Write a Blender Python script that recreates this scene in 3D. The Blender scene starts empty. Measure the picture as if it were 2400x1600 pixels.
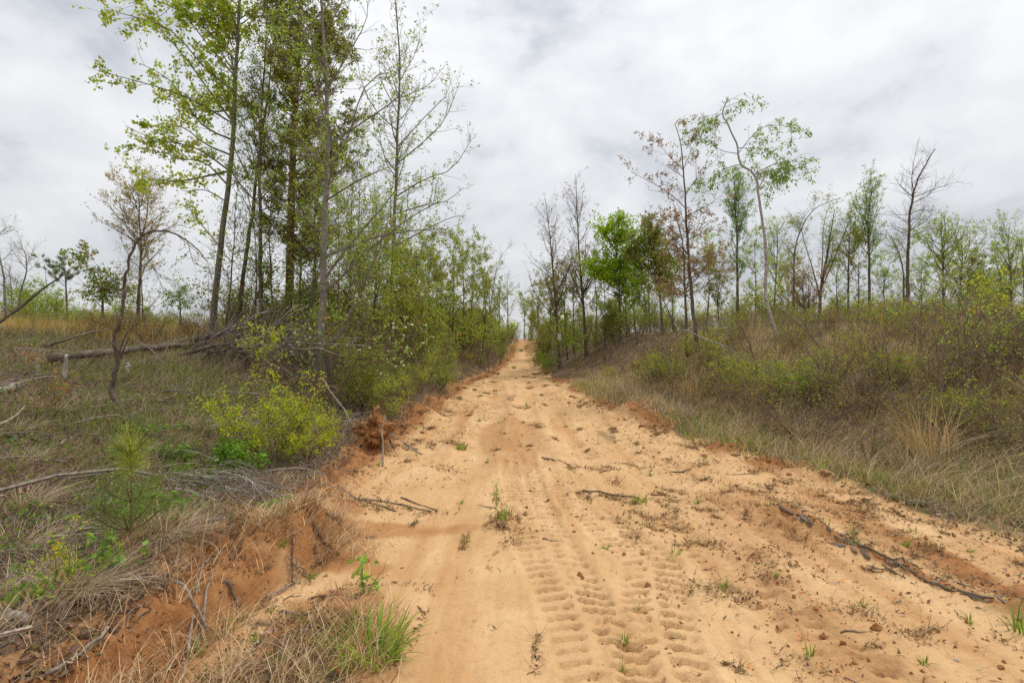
import bpy, math
import numpy as np

# ------------------------------------------------------------------ camera, sky, sun, exposure
SC = bpy.context.scene
COL = SC.collection
rad = math.radians
CAM_H = 1.6                       # eye height in metres
F = 1200.0                        # focal length in photo pixels (2400 px wide, 18 mm on 36 mm)
cam_d = bpy.data.cameras.new('camera'); cam = bpy.data.objects.new('camera', cam_d); COL.objects.link(cam)
cam_d.lens = 18.0; cam_d.sensor_width = 36.0; cam_d.clip_start = 0.05; cam_d.clip_end = 2000
cam.location = (0, 0, CAM_H); cam.rotation_euler = (rad(90), 0, 0)
SC.camera = cam

SUN_EL, SUN_AZ = rad(60), rad(52)           # veiled high sun, ahead and to the right
sd = bpy.data.lights.new('sun', 'SUN'); sun = bpy.data.objects.new('sun', sd); COL.objects.link(sun)
sd.energy = 1.5; sd.angle = rad(11); sd.color = (1.0, 0.95, 0.88)
sun.rotation_euler = (rad(90) - SUN_EL, 0, math.pi - SUN_AZ)
sun.location = (0, 0, 30)

W = bpy.data.worlds.new('World'); SC.world = W; W.use_nodes = True
nt = W.node_tree; nt.nodes.clear()
def wn(t, **k):
    n = nt.nodes.new(t)
    for a, b in k.items(): setattr(n, a, b)
    return n
L = nt.links.new
out = wn('ShaderNodeOutputWorld'); bg = wn('ShaderNodeBackground'); bg.inputs[1].default_value = 0.1
sky = wn('ShaderNodeTexSky'); sky.sky_type = 'NISHITA'; sky.sun_disc = False
sky.sun_elevation = SUN_EL; sky.sun_rotation = SUN_AZ; sky.dust_density = 2.0
tc = wn('ShaderNodeTexCoord'); sx = wn('ShaderNodeSeparateXYZ'); L(tc.outputs['Generated'], sx.inputs[0])
mx = wn('ShaderNodeMath', operation='MAXIMUM'); L(sx.outputs[2], mx.inputs[0]); mx.inputs[1].default_value = 0.0
mp = wn('ShaderNodeMapping'); L(tc.outputs['Generated'], mp.inputs[0])
mp.inputs['Scale'].default_value = (1.7, 1.7, 3.0); mp.inputs['Rotation'].default_value = (0, 0.10, 0.3)
mp.inputs['Location'].default_value = (5.3, 2.6, 0)
n1 = wn('ShaderNodeTexNoise'); n1.inputs['Scale'].default_value = 1.9; n1.inputs['Detail'].default_value = 9
n1.inputs['Roughness'].default_value = 0.56; n1.inputs['Distortion'].default_value = 0.25
L(mp.outputs[0], n1.inputs['Vector'])
rp = wn('ShaderNodeValToRGB'); L(n1.outputs['Fac'], rp.inputs[0])
e = rp.color_ramp.elements
e[0].position = 0.35; e[0].color = (0.425, 0.450, 0.498, 1)
e[1].position = 0.63; e[1].color = (0.740, 0.748, 0.758, 1)
m_ = e.new(0.485); m_.color = (0.635, 0.650, 0.672, 1)
# an overcast sky is brighter overhead than at the horizon
gr = wn('ShaderNodeMath', operation='MULTIPLY_ADD'); L(mx.outputs[0], gr.inputs[0]); gr.inputs[1].default_value = 0.50; gr.inputs[2].default_value = 0.83
g10 = wn('ShaderNodeMath', operation='MULTIPLY'); L(gr.outputs[0], g10.inputs[0]); g10.inputs[1].default_value = 10.0
sc_ = wn('ShaderNodeVectorMath', operation='SCALE'); L(rp.outputs[0], sc_.inputs[0]); L(g10.outputs[0], sc_.inputs['Scale'])
mi = wn('ShaderNodeMix', data_type='RGBA'); mi.inputs[0].default_value = 0.94
L(sky.outputs[0], mi.inputs[6]); L(sc_.outputs[0], mi.inputs[7]); L(mi.outputs[2], bg.inputs[0]); L(bg.outputs[0], out.inputs[0])

vs = SC.view_settings
vs.view_transform = 'Standard'; vs.look = 'None'; vs.exposure = 0.34; vs.gamma = 1.0; vs.use_curve_mapping = False
cy = SC.cycles
cy.max_bounces = 5; cy.diffuse_bounces = 3; cy.glossy_bounces = 2; cy.transmission_bounces = 4; cy.transparent_max_bounces = 4
cy.caustics_reflective = False; cy.caustics_refractive = False; cy.sample_clamp_indirect = 6
cy.use_denoising = False
try:
    cy.denoiser = 'OPENIMAGEDENOISE'; cy.denoising_input_passes = 'RGB_ALBEDO_NORMAL'; cy.denoising_prefilter = 'ACCURATE'
except Exception: pass

# ------------------------------------------------------------------ small maths
def S(t):
    t = np.clip(t, 0, 1); return t * t * (3 - 2 * t)
def _h(i, j, s):
    n = (i.astype(np.int64) * 374761393 + j.astype(np.int64) * 668265263 + s * 1274126177) & 0xffffffff
    n = ((n ^ (n >> 13)) * 1274126177) & 0xffffffff
    return ((n ^ (n >> 16)) & 0xffff) / 65535.0
def vnoise(x, y, s=0):
    i = np.floor(x); j = np.floor(y); u = S(x - i); v = S(y - j)
    a = _h(i, j, s); b = _h(i + 1, j, s); c = _h(i, j + 1, s); d = _h(i + 1, j + 1, s)
    return (a * (1 - u) + b * u) * (1 - v) + (c * (1 - u) + d * u) * v
def fbm(x, y, s=0, o=4, g=0.5):
    r = 0; a = 1; t = 0
    for k in range(o):
        r = r + a * (vnoise(x, y, s + k * 17) * 2 - 1); t += a; a *= g; x = x * 2.03 + 3.1; y = y * 2.03 + 1.7
    return r / t
def nrm(v):
    return v / np.maximum(np.linalg.norm(v, axis=-1, keepdims=True), 1e-9)
def gauss(x, c, w): return np.exp(-((x - c) / w) ** 2)

# ------------------------------------------------------------------ the lie of the land (x right, y ahead, metres)
def xl(y): return np.interp(y, [-60, 2, 4, 6, 14, 20, 24, 28, 35, 48, 60, 80, 500], [-1.7, -1.9, -2.0, -2.05, -1.95, -1.75, -1.2, -.7, -.15, 0.35, 0.5, 0.6, 0.6])
def xr(y): return np.interp(y, [-60, 3, 4, 5.8, 7.4, 9.5, 12.4, 18, 27, 35, 48, 60, 80, 500], [4.6, 4.05, 3.9, 3.45, 3.05, 2.6, 2.2, 1.9, 1.35, 1.65, 2.6, 2.8, 2.8, 2.8])
def zroad(y): return 1.82 * S((y - 21) / 30)
def land(x, y):
    """smooth land, road included, without small relief"""
    yr = np.clip(y, -6, 200)
    zr = zroad(y)
    ul = np.maximum(0, xl(y) - x); ur = np.maximum(0, x - xr(y))
    vl = 0.6 * ul + 0.35 * np.maximum(yr - 3, -2)
    TL = 0.14 + 1.85 * np.tanh((0.15 * np.maximum(vl, 0)) ** 1.15)
    vr = 0.6 * ur + 0.3 * np.maximum(yr - 4, -2)
    TR = 0.03 + 2.35 * np.tanh(0.125 * np.maximum(vr, 0))
    zl = zr + 0.2 * S(ul / 0.6) + S(ul / (2.2 + 0.06 * np.clip(yr, 0, 40))) * np.maximum(TL - zr - 0.2, 0.25)
    zz = zr + 0.06 * S(ur / 0.5) + S(ur / (3.7 + 0.04 * np.clip(yr, 0, 40))) * np.maximum(TR - zr - 0.06, 0.25)
    z = np.where(ul > 0, zl, np.where(ur > 0, zz, zr))
    far = S((np.hypot(x, y) - 90) / 250)
    return z * (1 - far) + 1.2 * far

TRACKS = [  # centre line (y, x), width, lug pitch, depth, where it fades
    ([(1.0, .56), (2.4, .47), (3.0, .41), (3.7, .31), (4.5, .2), (6, .12), (8, .05), (12, -.2), (20, -.4)], .50, .108, .050, 9.0, 0.0),
    ([(1.0, .45), (2.4, .74), (3.0, .84), (3.7, 1.0), (4.3, .86), (5, .66), (6.5, .6), (9, .7), (14, .6)], .46, .112, .048, 8.0, 0.3),
    ([(3.0, 2.3), (4, 2.2), (5.5, 2.12), (7, 2.02), (9, 1.8), (12, 1.3), (18, .7)], .34, .085, .022, 12, 0.1),
    ([(1.0, 2.2), (2.4, 1.75), (3.2, 1.55), (4.5, 1.35), (6, 1.3), (9, 1.35)], .36, .110, .024, 6, 0.5),
]
def relief(x, y):
    """small relief of the road and banks: (height, loose clay amount with painted lug-slot shade, track amount)"""
    L_, R_ = xl(y), xr(y)
    wob = 0.30 * fbm(x * 0.8, y * 0.8, 5, 4) + 0.14 * fbm(x * 4, y * 4, 6, 3)
    inroad = S((x - L_ + wob) / 0.35 + 0.5) * S((R_ - x + wob) / 0.5 + 0.5)
    off = 1 - inroad
    near = S((16 - y) / 10)
    h = 0.07 * fbm(x * 0.55, y * 0.55, 11, 5) * off
    h = h + 0.035 * fbm(x * 3.1, y * 3.1, 12, 4) * off * S((30 - y) / 15)
    chn = S((x - .9) / 1.0) * S((9 - y) / 4) * (.35 + .65 * S((fbm(x * 1.1, y * .8, 24, 3) + .15) / .35))
    h = h + inroad * (0.026 * fbm(x * 0.7, y * 0.35, 21, 3) + 0.010 * fbm(x * 5, y * 5, 22, 4, .6) * near + chn * .022 * fbm(x * 9, y * 9, 23, 4, .65))
    # wheel ruts running away up the road, washed smooth
    for c, w, a in ((-0.55, .24, .050), (0.35, .2, .03), (0.95, .26, .045), (1.65, .22, .035)):
        cc = c + 0.12 * np.sin(y * 0.35 + c * 5)
        h = h - inroad * a * gauss(x, cc, w) * S((y - 4) / 4) * S((26 - y) / 8)
        h = h + inroad * a * 0.6 * (gauss(x, cc - w * 1.6, .1) + gauss(x, cc + w * 1.6, .1)) * S((y - 4) / 4) * S((26 - y) / 8)
    # crumbly clay shoulders
    cl = np.abs(fbm(x * 2.3, y * 2.3, 31, 5, .6)); cl2 = fbm(x * 7, y * 7, 33, 4, .6)
    eL = gauss(x, L_ + 0.05, 0.36) * S((48 - y) / 20); eR = gauss(x, R_ + 0.12 + .22 * fbm(x * .7, y * .9, 34, 3), 0.3) * S((36 - y) / 15) * S((y - 4.4) / 2.5) * S((fbm(x * .6, y * .8, 35, 3) + .35) / .45)
    h = h + eL * (0.02 + 0.30 * cl * near + 0.06 * cl2 * near) + eR * (0.05 + 0.26 * cl * near + 0.05 * cl2 * near)
    clay = np.clip(eL * .85 + eR * 1.0, 0, 1)
    # near left: a raised clay ledge, undercut towards the road, and the churned debris bed beside it
    le = np.interp(y, [1, 2.0, 2.5, 3.0, 3.6, 4.2], [-2.1, -1.98, -1.86, -1.72, -1.48, -1.42]) + .16 * fbm(x * 2.5, y * 3, 41, 4)
    led = S((x + 2.6 + .3 * fbm(x * 1.5, y * 1.5, 47, 3)) / 0.35) * S((le - x) / 0.07) * S((4.7 - y) / 0.9)
    h = h - .05 * gauss(x, le + .08, .07) * S((4.2 - y) / .6); h = h + led * (0.15 + 0.06 * fbm(x * 3.2, y * 3.2, 42, 5, .6) - .05 * np.maximum(0, .25 - np.abs(fbm(x * 2.2, y * 2.2, 45, 4))) / .25)
    clay = np.maximum(clay, led * (.26 + .75 * fbm(x * 1.6, y * 1.6, 46, 4)))
    bed = S((x + 1.5) / 0.3) * S((-0.42 - x + 0.22 * fbm(x * 2, y * 2, 43)) / 0.3) * S((3.35 - y) / 0.45)
    h = h + bed * (0.03 + 0.075 * fbm(x * 5, y * 5, 44, 5, .62))
    clay = np.maximum(clay, bed * 0.55)
    for cx, cy, r, a in ((-.075, 4.5, .11, .06), (-1.62, 3.85, .30, .15), (-1.38, 3.95, .2, .11), (-1.95, 5.15, .36, .14), (-1.55, 4.75, .25, .07), (2.42, 4.55, .33, .05), (-2.05, 10.6, .5, .22),
                         (-2.1, 13.0, .6, .2), (-2.0, 17, .6, .2), (2.6, 10.6, .6, .24), (2.75, 9.7, .4, .12)):
        g_ = np.exp(-(((x - cx) / r) ** 2 + ((y - cy) / (r * 1.1)) ** 2) ** 1.5)
        h = h + g_ * (a + (0.5 * a + .06) * cl2 * near); clay = np.maximum(clay, g_ * 0.62)
    # a wind-row of bark and clods dragged along the far side of the road, and churned strips
    c = np.interp(y, [1, 2.95, 3.6, 4.36, 5.2], [3.35, 2.95, 2.72, 2.52, 2.4])
    g_ = gauss(x, c, .13) * S((5.2 - y) / .8)
    h = h + g_ * (0.045 + 0.06 * cl2); clay = np.maximum(clay, g_ * .7)
    c2 = np.interp(y, [1, 2.5, 3.3, 4.5, 6], [1.85, 1.75, 1.75, 1.8, 2.0])
    ch = gauss(x, c2, .30) * S((5.5 - y) / 1.5)
    h = h + ch * 0.05 * cl2; clay = np.maximum(clay, ch * (.45 + .35 * cl2))
    c3 = np.interp(y, [1, 2.5, 3.3, 4.5, 6], [3.4, 3.2, 3.15, 3.0, 2.9])
    ch3 = gauss(x, c3, .28) * S((5.5 - y) / 1.5)
    h = h + ch3 * 0.06 * cl2; clay = np.maximum(clay, ch3 * (.55 + .35 * cl2))
    # small erosion ripples down the sand tongue
    h = h - 0.012 * gauss(x, -0.12 + 0.05 * np.sin(y * 2.1) + .02 * np.sin(y * 7), .035) * S((4 - y) / 1) * S((y - 1.5) / .5)
    h = h + 0.006 * fbm(x * 6, y * 1.1, 51, 3) * gauss(x, -.1, .7) * S((6 - y) / 3)
    # tyre prints: two rows of slanting lugs
    tr = np.zeros_like(x); lugs = np.zeros_like(x)
    for pts, w, pitch, dep, end, ph in TRACKS:
        p = np.array(pts); c = np.interp(y, p[:, 0], p[:, 1])
        wx = x - c + 0.016 * fbm(x * 5, y * 5, 61, 3); wy = y + 0.014 * fbm(x * 5 + 9, y * 4, 62, 3)
        m = S((w / 2 - np.abs(wx)) / 0.04) * S((end - y) / (0.35 * end)) * S((y - p[0, 0]) / .3)
        h = h - m * .010 + .012 * gauss(np.abs(wx), w / 2 + .03, .03) * S((end - y) / (.35 * end))
        brk = (.55 + .45 * S((fbm(x * 2.6, y * 2.6, 63, 3) + 0.3) / 0.4)) * (.25 + .75 * S((fbm(x * 7, y * 7, 65, 3) + .28) / .12))
        for sgn, o in ((1, 0.0), (-1, 0.5)):
            ws = wx * sgn
            f = ((wy + ws * 0.30) / pitch + o + ph) % 1.0
            lug = S((0.15 - np.abs(f - .5)) / 0.05) * S((ws - .015) / .02) * S((w / 2 - .03 + .03 * vnoise(x * 6, y * 6, 67) - ws) / .02)
            lug2 = S((0.16 - np.abs(f - .5)) / 0.05) * S((.028 - np.abs(ws + .075)) / .02)
            rim = gauss(f, .86, .09) * S((ws + .03) / .03) * S((w / 2 - ws) / .03)
            k = m * brk
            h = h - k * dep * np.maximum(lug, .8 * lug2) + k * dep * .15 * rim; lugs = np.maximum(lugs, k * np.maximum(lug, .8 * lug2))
        h = h + m * 0.007 * fbm(x * 12, y * 12, 64, 3, .6)
        tr = np.maximum(tr, m)
    clay = np.maximum(clay, np.maximum(.60 * lugs, (.06 + .16 * vnoise(x * 3, y * 3, 66)) * tr + .34 * chn * inroad))  # lug slots: redder damp sand, darkened further to stand in for shade
    return h, clay, tr, inroad
def zg(x, y):
    x = np.asarray(x, float); y = np.asarray(y, float)
    return land(x, y) + relief(x, y)[0]
def pxp(px, py, d):
    """point seen at a photo pixel at depth d"""
    return np.array([(px - 1200) / F * d, d, CAM_H - (py - 800) / F * d])
_DS = np.concatenate([np.arange(1.8, 12, .02), np.arange(12, 60, .1)])
def hit(px, py, fall=12.0):
    """where the line of sight through a photo pixel meets the land"""
    x = (px - 1200) / F * _DS; z = CAM_H - (py - 800) / F * _DS
    k = np.nonzero(z < land(x, _DS) + .03)[0]
    d = _DS[k[0]] if len(k) else fall
    return np.array([(px - 1200) / F * d, d, float(zg((px - 1200) / F * d, d))])

# ------------------------------------------------------------------ mesh helpers
class MB:
    def __init__(s): s.v = []; s.q = []; s.t = []; s.c = []; s.n = 0
    def add(s, v, quads=None, tris=None, col=None):
        v = np.asarray(v, float).reshape(-1, 3); s.v.append(v)
        if quads is not None and len(quads): s.q.append(np.asarray(quads).reshape(-1, 4) + s.n)
        if tris is not None and len(tris): s.t.append(np.asarray(tris).reshape(-1, 3) + s.n)
        s.c.append(np.broadcast_to(np.asarray((1, 1, 1) if col is None else col, float), v.shape)); s.n += len(v)
    def mesh(s, name, mat, origin=(0, 0, 0), smooth=True):
        me = bpy.data.meshes.new(name)
        if not s.v: return me
        v = np.concatenate(s.v) - np.asarray(origin, float); c = np.concatenate(s.c)
        q = np.concatenate(s.q) if s.q else np.zeros((0, 4), int); t = np.concatenate(s.t) if s.t else np.zeros((0, 3), int)
        me.vertices.add(len(v)); me.vertices.foreach_set('co', v.astype(np.float32).ravel())
        idx = np.concatenate([q.ravel(), t.ravel()]).astype(np.int32)
        me.loops.add(len(idx)); me.loops.foreach_set('vertex_index', idx)
        ls = np.concatenate([np.arange(len(q)) * 4, len(q) * 4 + np.arange(len(t)) * 3]).astype(np.int32)
        me.polygons.add(len(ls)); me.polygons.foreach_set('loop_start', ls)
        me.polygons.foreach_set('use_smooth', np.full(len(ls), smooth))
        a = me.attributes.new('Col', 'FLOAT_COLOR', 'POINT')
        a.data.foreach_set('color', np.concatenate([c, np.ones((len(c), 1))], 1).astype(np.float32).ravel())
        me.update(calc_edges=True)
        me.materials.append(mat)
        return me
def link(name, me, parent=None):
    o = bpy.data.objects.new(name, me); COL.objects.link(o)
    if parent is not None: o.parent = parent
    return o
def tag(o, label, cat, group=None):
    o['label'] = label; o['category'] = cat
    if group: o['group'] = group
    return o
def empty(name, loc, rz=0.0, sc=1.0):
    o = bpy.data.objects.new(name, None); COL.objects.link(o); o.empty_display_size = .2
    o.location = tuple(float(a) for a in loc); o.rotation_euler = (0, 0, rz); o.scale = (sc, sc, sc)
    return o
def copy_tree(src, loc, rz, sc, tilt=(0, 0)):
    r = src.copy(); COL.objects.link(r); r.location = tuple(float(a) for a in loc)
    r.rotation_euler = (tilt[0], tilt[1], rz); r.scale = sc if hasattr(sc, '__len__') else (sc, sc, sc)
    for ch in src.children:
        c = ch.copy(); COL.objects.link(c); c.parent = r
    return r

def tubes(mb, P, Rr, sides=4, col=None, cap=False):
    P = np.asarray(P, float); B, N = P.shape[:2]; Rr = np.asarray(Rr, float)
    T = nrm(np.gradient(P, axis=1))
    m = np.abs(T.mean(1))[:, 2]
    ref = np.where((m < .8)[:, None], np.array([0, 0, 1.0]), np.array([1.0, 0, 0]))[:, None, :]
    a = nrm(np.cross(T, np.broadcast_to(ref, T.shape))); b = np.cross(T, a)
    th = np.arange(sides) / sides * 2 * np.pi
    V = P[:, :, None, :] + Rr[:, :, None, None] * (np.cos(th)[None, None, :, None] * a[:, :, None, :] + np.sin(th)[None, None, :, None] * b[:, :, None, :])
    i = np.arange(B)[:, None, None] * N * sides; j = np.arange(N - 1)[None, :, None] * sides; k = np.arange(sides)[None, None, :]; k2 = (k + 1) % sides
    q = np.stack([i + j + k, i + j + k2, i + j + sides + k2, i + j + sides + k], -1).reshape(-1, 4)
    tr = None
    if cap:
        kk = np.arange(1, sides - 1)
        lo = np.stack([np.zeros_like(kk), kk + 1, kk], 1)[None] + (np.arange(B) * N * sides)[:, None, None]
        hi = np.stack([np.zeros_like(kk), kk, kk + 1], 1)[None] + (np.arange(B) * N * sides + (N - 1) * sides)[:, None, None]
        tr = np.concatenate([lo.reshape(-1, 3), hi.reshape(-1, 3)])
    c = None
    if col is not None:
        c = np.asarray(col, float)
        if c.ndim == 2: c = np.repeat(c, N * sides, axis=0)
    mb.add(V, q, tr, c)

def resample(pts, n, smooth=True):
    p = np.asarray(pts, float)
    if smooth and len(p) > 2:
        e = np.concatenate([[2 * p[0] - p[1]], p, [2 * p[-1] - p[-2]]]); o = []
        for i in range(1, len(e) - 2):
            for t in np.linspace(0, 1, 8, endpoint=False):
                a, b, c, d = e[i - 1], e[i], e[i + 1], e[i + 2]
                o.append(.5 * (2 * b + (c - a) * t + (2 * a - 5 * b + 4 * c - d) * t * t + (3 * b - a - 3 * c + d) * t ** 3))
        o.append(p[-1]); p = np.array(o)
    s = np.concatenate([[0], np.cumsum(np.linalg.norm(np.diff(p, axis=0), axis=1))]); u = np.linspace(0, s[-1], n)
    return np.stack([np.interp(u, s, p[:, k]) for k in range(3)], 1)

def spawn(rng, par, prd, n, t0, t1, Lf, ang, up=0.2, wob=0.12, M=5, rmax=.6, rr=.012, rmin=.002, flat=None):
    """n child branches from a batch of parents (B,N,3); vectorised"""
    B, N = par.shape[:2]
    ln = np.linalg.norm(np.diff(par, axis=1), axis=2).sum(1)
    i = rng.choice(B, n, p=ln / ln.sum()); t = t0 + (t1 - t0) * rng.random(n)
    f = t * (N - 1) * .9999; k = f.astype(int); fr = (f - k)[:, None]
    st = par[i, k] * (1 - fr) + par[i, k + 1] * fr; r = prd[i, k] * (1 - fr[:, 0]) + prd[i, k + 1] * fr[:, 0]
    tan = nrm(par[i, k + 1] - par[i, k])
    rv = rng.normal(size=(n, 3))
    if flat is not None: rv = rv * np.asarray(flat)
    pp = nrm(rv - (rv * tan).sum(1, keepdims=True) * tan)
    a = rng.uniform(ang[0], ang[1], n)[:, None]
    d = np.cos(a) * tan + np.sin(a) * pp
    Ln = Lf(t, i, rng) if callable(Lf) else Lf * rng.uniform(.5, 1.3, n)
    stp = (Ln / (M - 1))[:, None]
    P = [st]
    for _ in range(M - 1):
        d = nrm(d + np.array([0, 0, up]) / (M - 1) * 2 + rng.normal(size=(n, 3)) * wob)
        P.append(P[-1] + d * stp)
    P = np.stack(P, 1)
    r0 = np.maximum(np.minimum(r * rmax, Ln * rr), rmin)
    R_ = r0[:, None] * np.linspace(1, .3, M)[None]
    return P, np.maximum(R_, rmin * .6)

LEAF_GAIN, BLADE_GAIN = 1.95, 1.5
def leaves(rng, mb, pos, dirs, size, pal, wr=.55, droop=.3, jit=.25):
    """bent rhombic leaves, one quad each"""
    n = len(pos)
    if not n: return
    d = nrm(dirs * .6 + rng.normal(size=(n, 3)) * .8 + np.array([0, 0, -droop]))
    s = nrm(np.cross(d, rng.normal(size=(n, 3)))); nn = np.cross(d, s)
    L_ = (size * rng.uniform(.55, 1.25, n))[:, None]; w = L_ * wr * .5
    b = pos; tip = pos + d * L_ - nn * L_ * .12; mid = pos + d * L_ * .45
    V = np.stack([b, mid + s * w + nn * w * .35, tip, mid - s * w + nn * w * .35], 1)
    pc = np.array([p[:3] for p in pal]); pw = np.array([p[3] for p in pal], float)
    c = LEAF_GAIN * pc[rng.choice(len(pal), n, p=pw / pw.sum())] * (1 + jit * (rng.random((n, 1)) * 2 - 1)) * (1 + .12 * rng.normal(size=(n, 3)))
    mb.add(V, (np.arange(n) * 4)[:, None] + np.arange(4), None, np.repeat(np.clip(c, .004, .9), 4, axis=0))
def along(rng, P, n, t0=.15, t1=1.0):
    B, N = P.shape[:2]
    i = rng.integers(0, B, n); f = (t0 + (t1 - t0) * rng.random(n)) * (N - 1) * .9999; k = f.astype(int); fr = (f - k)[:, None]
    return P[i, k] * (1 - fr) + P[i, k + 1] * fr, nrm(P[i, k + 1] - P[i, k])
def blades(rng, mb, pos, h, w, lean, pal, seg=1, jit=.25, curl=.5, az=None):
    """grass blades: seg=1 one triangle, else a bent strip; lean is the tip's sideways reach as a share of h"""
    n = len(pos); h = np.broadcast_to(h, n); lean = np.broadcast_to(lean, n)
    az = rng.uniform(0, 2 * np.pi, n) if az is None else az
    d = np.stack([np.cos(az), np.sin(az), 0 * az], 1); s = np.stack([-np.sin(az + .6), np.cos(az + .6), 0 * az], 1)
    hw = (np.broadcast_to(w, n) * .5)[:, None]
    pc = np.array([p[:3] for p in pal]); pw = np.array([p[3] for p in pal], float)
    c = np.clip(BLADE_GAIN * pc[rng.choice(len(pal), n, p=pw / pw.sum())] * (1 + jit * (rng.random((n, 1)) * 2 - 1)), .004, .9)
    if seg == 1:
        tip = pos + d * (h * lean)[:, None]; tip[:, 2] += h * np.sqrt(np.maximum(1 - np.minimum(lean, .98) ** 2, .0))
        V = np.stack([pos - s * hw, pos + s * hw, tip], 1)
        mb.add(V, None, (np.arange(n) * 3)[:, None] + np.arange(3), np.repeat(c, 3, axis=0)); return
    rows = []
    for k in range(seg + 1):
        t = k / seg
        a = lean * (curl * t + (1 - curl)) * t * h
        zz = h * (t - .5 * np.minimum(lean, 1.6) * curl * t * t)
        p = pos + d * a[:, None]; p[:, 2] += zz
        ww = hw * (1 - t ** 2)
        if k < seg: rows += [p - s * ww, p + s * ww]
        else: rows += [p]
    V = np.stack(rows, 1); m = V.shape[1]; b = (np.arange(n) * m)[:, None]
    q = np.concatenate([b + np.array([2 * k, 2 * k + 1, 2 * k + 3, 2 * k + 2]) for k in range(seg - 1)]) if seg > 1 else None
    t3 = b + np.array([2 * seg - 2, 2 * seg - 1, 2 * seg])
    mb.add(V, q, t3, np.repeat(c, m, axis=0))

# ------------------------------------------------------------------ materials
def newmat(name):
    m = bpy.data.materials.new(name); m.use_nodes = True; t = m.node_tree; t.nodes.clear()
    return m, t
def N_(t, ty, **k):
    n = t.nodes.new(ty)
    for a, b in k.items(): setattr(n, a, b)
    return n
def leaf_mat(name, trans=.42, rough=.55):
    m, t = newmat(name); o = N_(t, 'ShaderNodeOutputMaterial'); p = N_(t, 'ShaderNodeBsdfPrincipled'); tr = N_(t, 'ShaderNodeBsdfTranslucent')
    a = N_(t, 'ShaderNodeAttribute', attribute_name='Col'); x = N_(t, 'ShaderNodeMixShader'); x.inputs[0].default_value = trans
    p.inputs['Roughness'].default_value = rough; p.inputs['Specular IOR Level'].default_value = .25
    t.links.new(a.outputs['Color'], p.inputs['Base Color'])
    g = N_(t, 'ShaderNodeMix', data_type='RGBA', blend_type='MULTIPLY'); g.inputs[0].default_value = 1
    t.links.new(a.outputs['Color'], g.inputs[6]); g.inputs[7].default_value = (1.35, 1.4, .8, 1)
    t.links.new(g.outputs[2], tr.inputs[0]); t.links.new(p.outputs[0], x.inputs[1]); t.links.new(tr.outputs[0], x.inputs[2]); t.links.new(x.outputs[0], o.inputs[0])
    return m
def bark_mat(name, c1, c2, sc=(18, 18, 3), bump=.5, spots=None):
    m, t = newmat(name); o = N_(t, 'ShaderNodeOutputMaterial'); p = N_(t, 'ShaderNodeBsdfPrincipled'); l = t.links.new
    tc = N_(t, 'ShaderNodeTexCoord'); mp = N_(t, 'ShaderNodeMapping'); mp.inputs['Scale'].default_value = sc; l(tc.outputs['Object'], mp.inputs[0])
    n = N_(t, 'ShaderNodeTexNoise'); n.inputs['Scale'].default_value = 1.0; n.inputs['Detail'].default_value = 6; n.inputs['Roughness'].default_value = .65; l(mp.outputs[0], n.inputs[0])
    r = N_(t, 'ShaderNodeValToRGB'); l(n.outputs[0], r.inputs[0]); e = r.color_ramp.elements
    e[0].position = .33; e[0].color = (*c1, 1); e[1].position = .66; e[1].color = (*c2, 1)
    cin = r.outputs[0]
    if spots:      # lichen and moss in blotches
        n2 = N_(t, 'ShaderNodeTexNoise'); n2.inputs['Scale'].default_value = 3.5; n2.inputs['Detail'].default_value = 4; l(tc.outputs['Object'], n2.inputs[0])
        r2 = N_(t, 'ShaderNodeValToRGB'); l(n2.outputs[0], r2.inputs[0]); r2.color_ramp.elements[0].position = .54; r2.color_ramp.elements[1].position = .66
        x = N_(t, 'ShaderNodeMix', data_type='RGBA'); l(r2.outputs[0], x.inputs[0]); l(cin, x.inputs[6]); x.inputs[7].default_value = (*spots, 1); cin = x.outputs[2]
    a = N_(t, 'ShaderNodeAttribute', attribute_name='Col')
    g = N_(t, 'ShaderNodeMix', data_type='RGBA', blend_type='MULTIPLY'); g.inputs[0].default_value = 1; l(cin, g.inputs[6]); l(a.outputs['Color'], g.inputs[7])
    l(g.outputs[2], p.inputs['Base Color']); p.inputs['Roughness'].default_value = .9; p.inputs['Specular IOR Level'].default_value = .15
    b = N_(t, 'ShaderNodeBump'); b.inputs['Strength'].default_value = bump; b.inputs['Distance'].default_value = .02; l(n.outputs[0], b.inputs['Height']); l(b.outputs[0], p.inputs['Normal'])
    l(p.outputs[0], o.inputs[0])
    return m
M_LEAF = leaf_mat('leaf'); M_DRY = leaf_mat('dry_blade', .2, .75); M_CEDAR = leaf_mat('cedar_spray', .12, .7); M_PETAL = leaf_mat('petal', .3, .6)
M_PALE = bark_mat('pale_grey_bark', (.14, .118, .095), (.33, .30, .26), (9, 9, 16), .35, (.16, .165, .09))
M_POPLAR = bark_mat('banded_grey_bark', (.12, .098, .078), (.32, .285, .245), (7, 7, 26), .35, (.14, .15, .07))
M_DARK = bark_mat('dark_brown_bark', (.075, .054, .041), (.225, .17, .13), (26, 26, 6), .6, (.115, .12, .045))
M_CBARK = bark_mat('red_brown_stringy_bark', (.10, .052, .030), (.29, .175, .105), (40, 40, 3), .7)
M_WHITE = bark_mat('white_grey_bark', (.22, .19, .165), (.60, .56, .50), (8, 8, 20), .3)
M_TWIG = bark_mat('brown_twig', (.13, .094, .068), (.30, .225, .165), (12, 12, 12), .2)
M_GREYWOOD = bark_mat('weathered_grey_wood', (.16, .13, .105), (.44, .385, .325), (30, 30, 30), .5)
M_LOG = bark_mat('fallen_log_bark', (.075, .055, .042), (.27, .215, .165), (14, 14, 14), .6, (.11, .105, .045))
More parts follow.
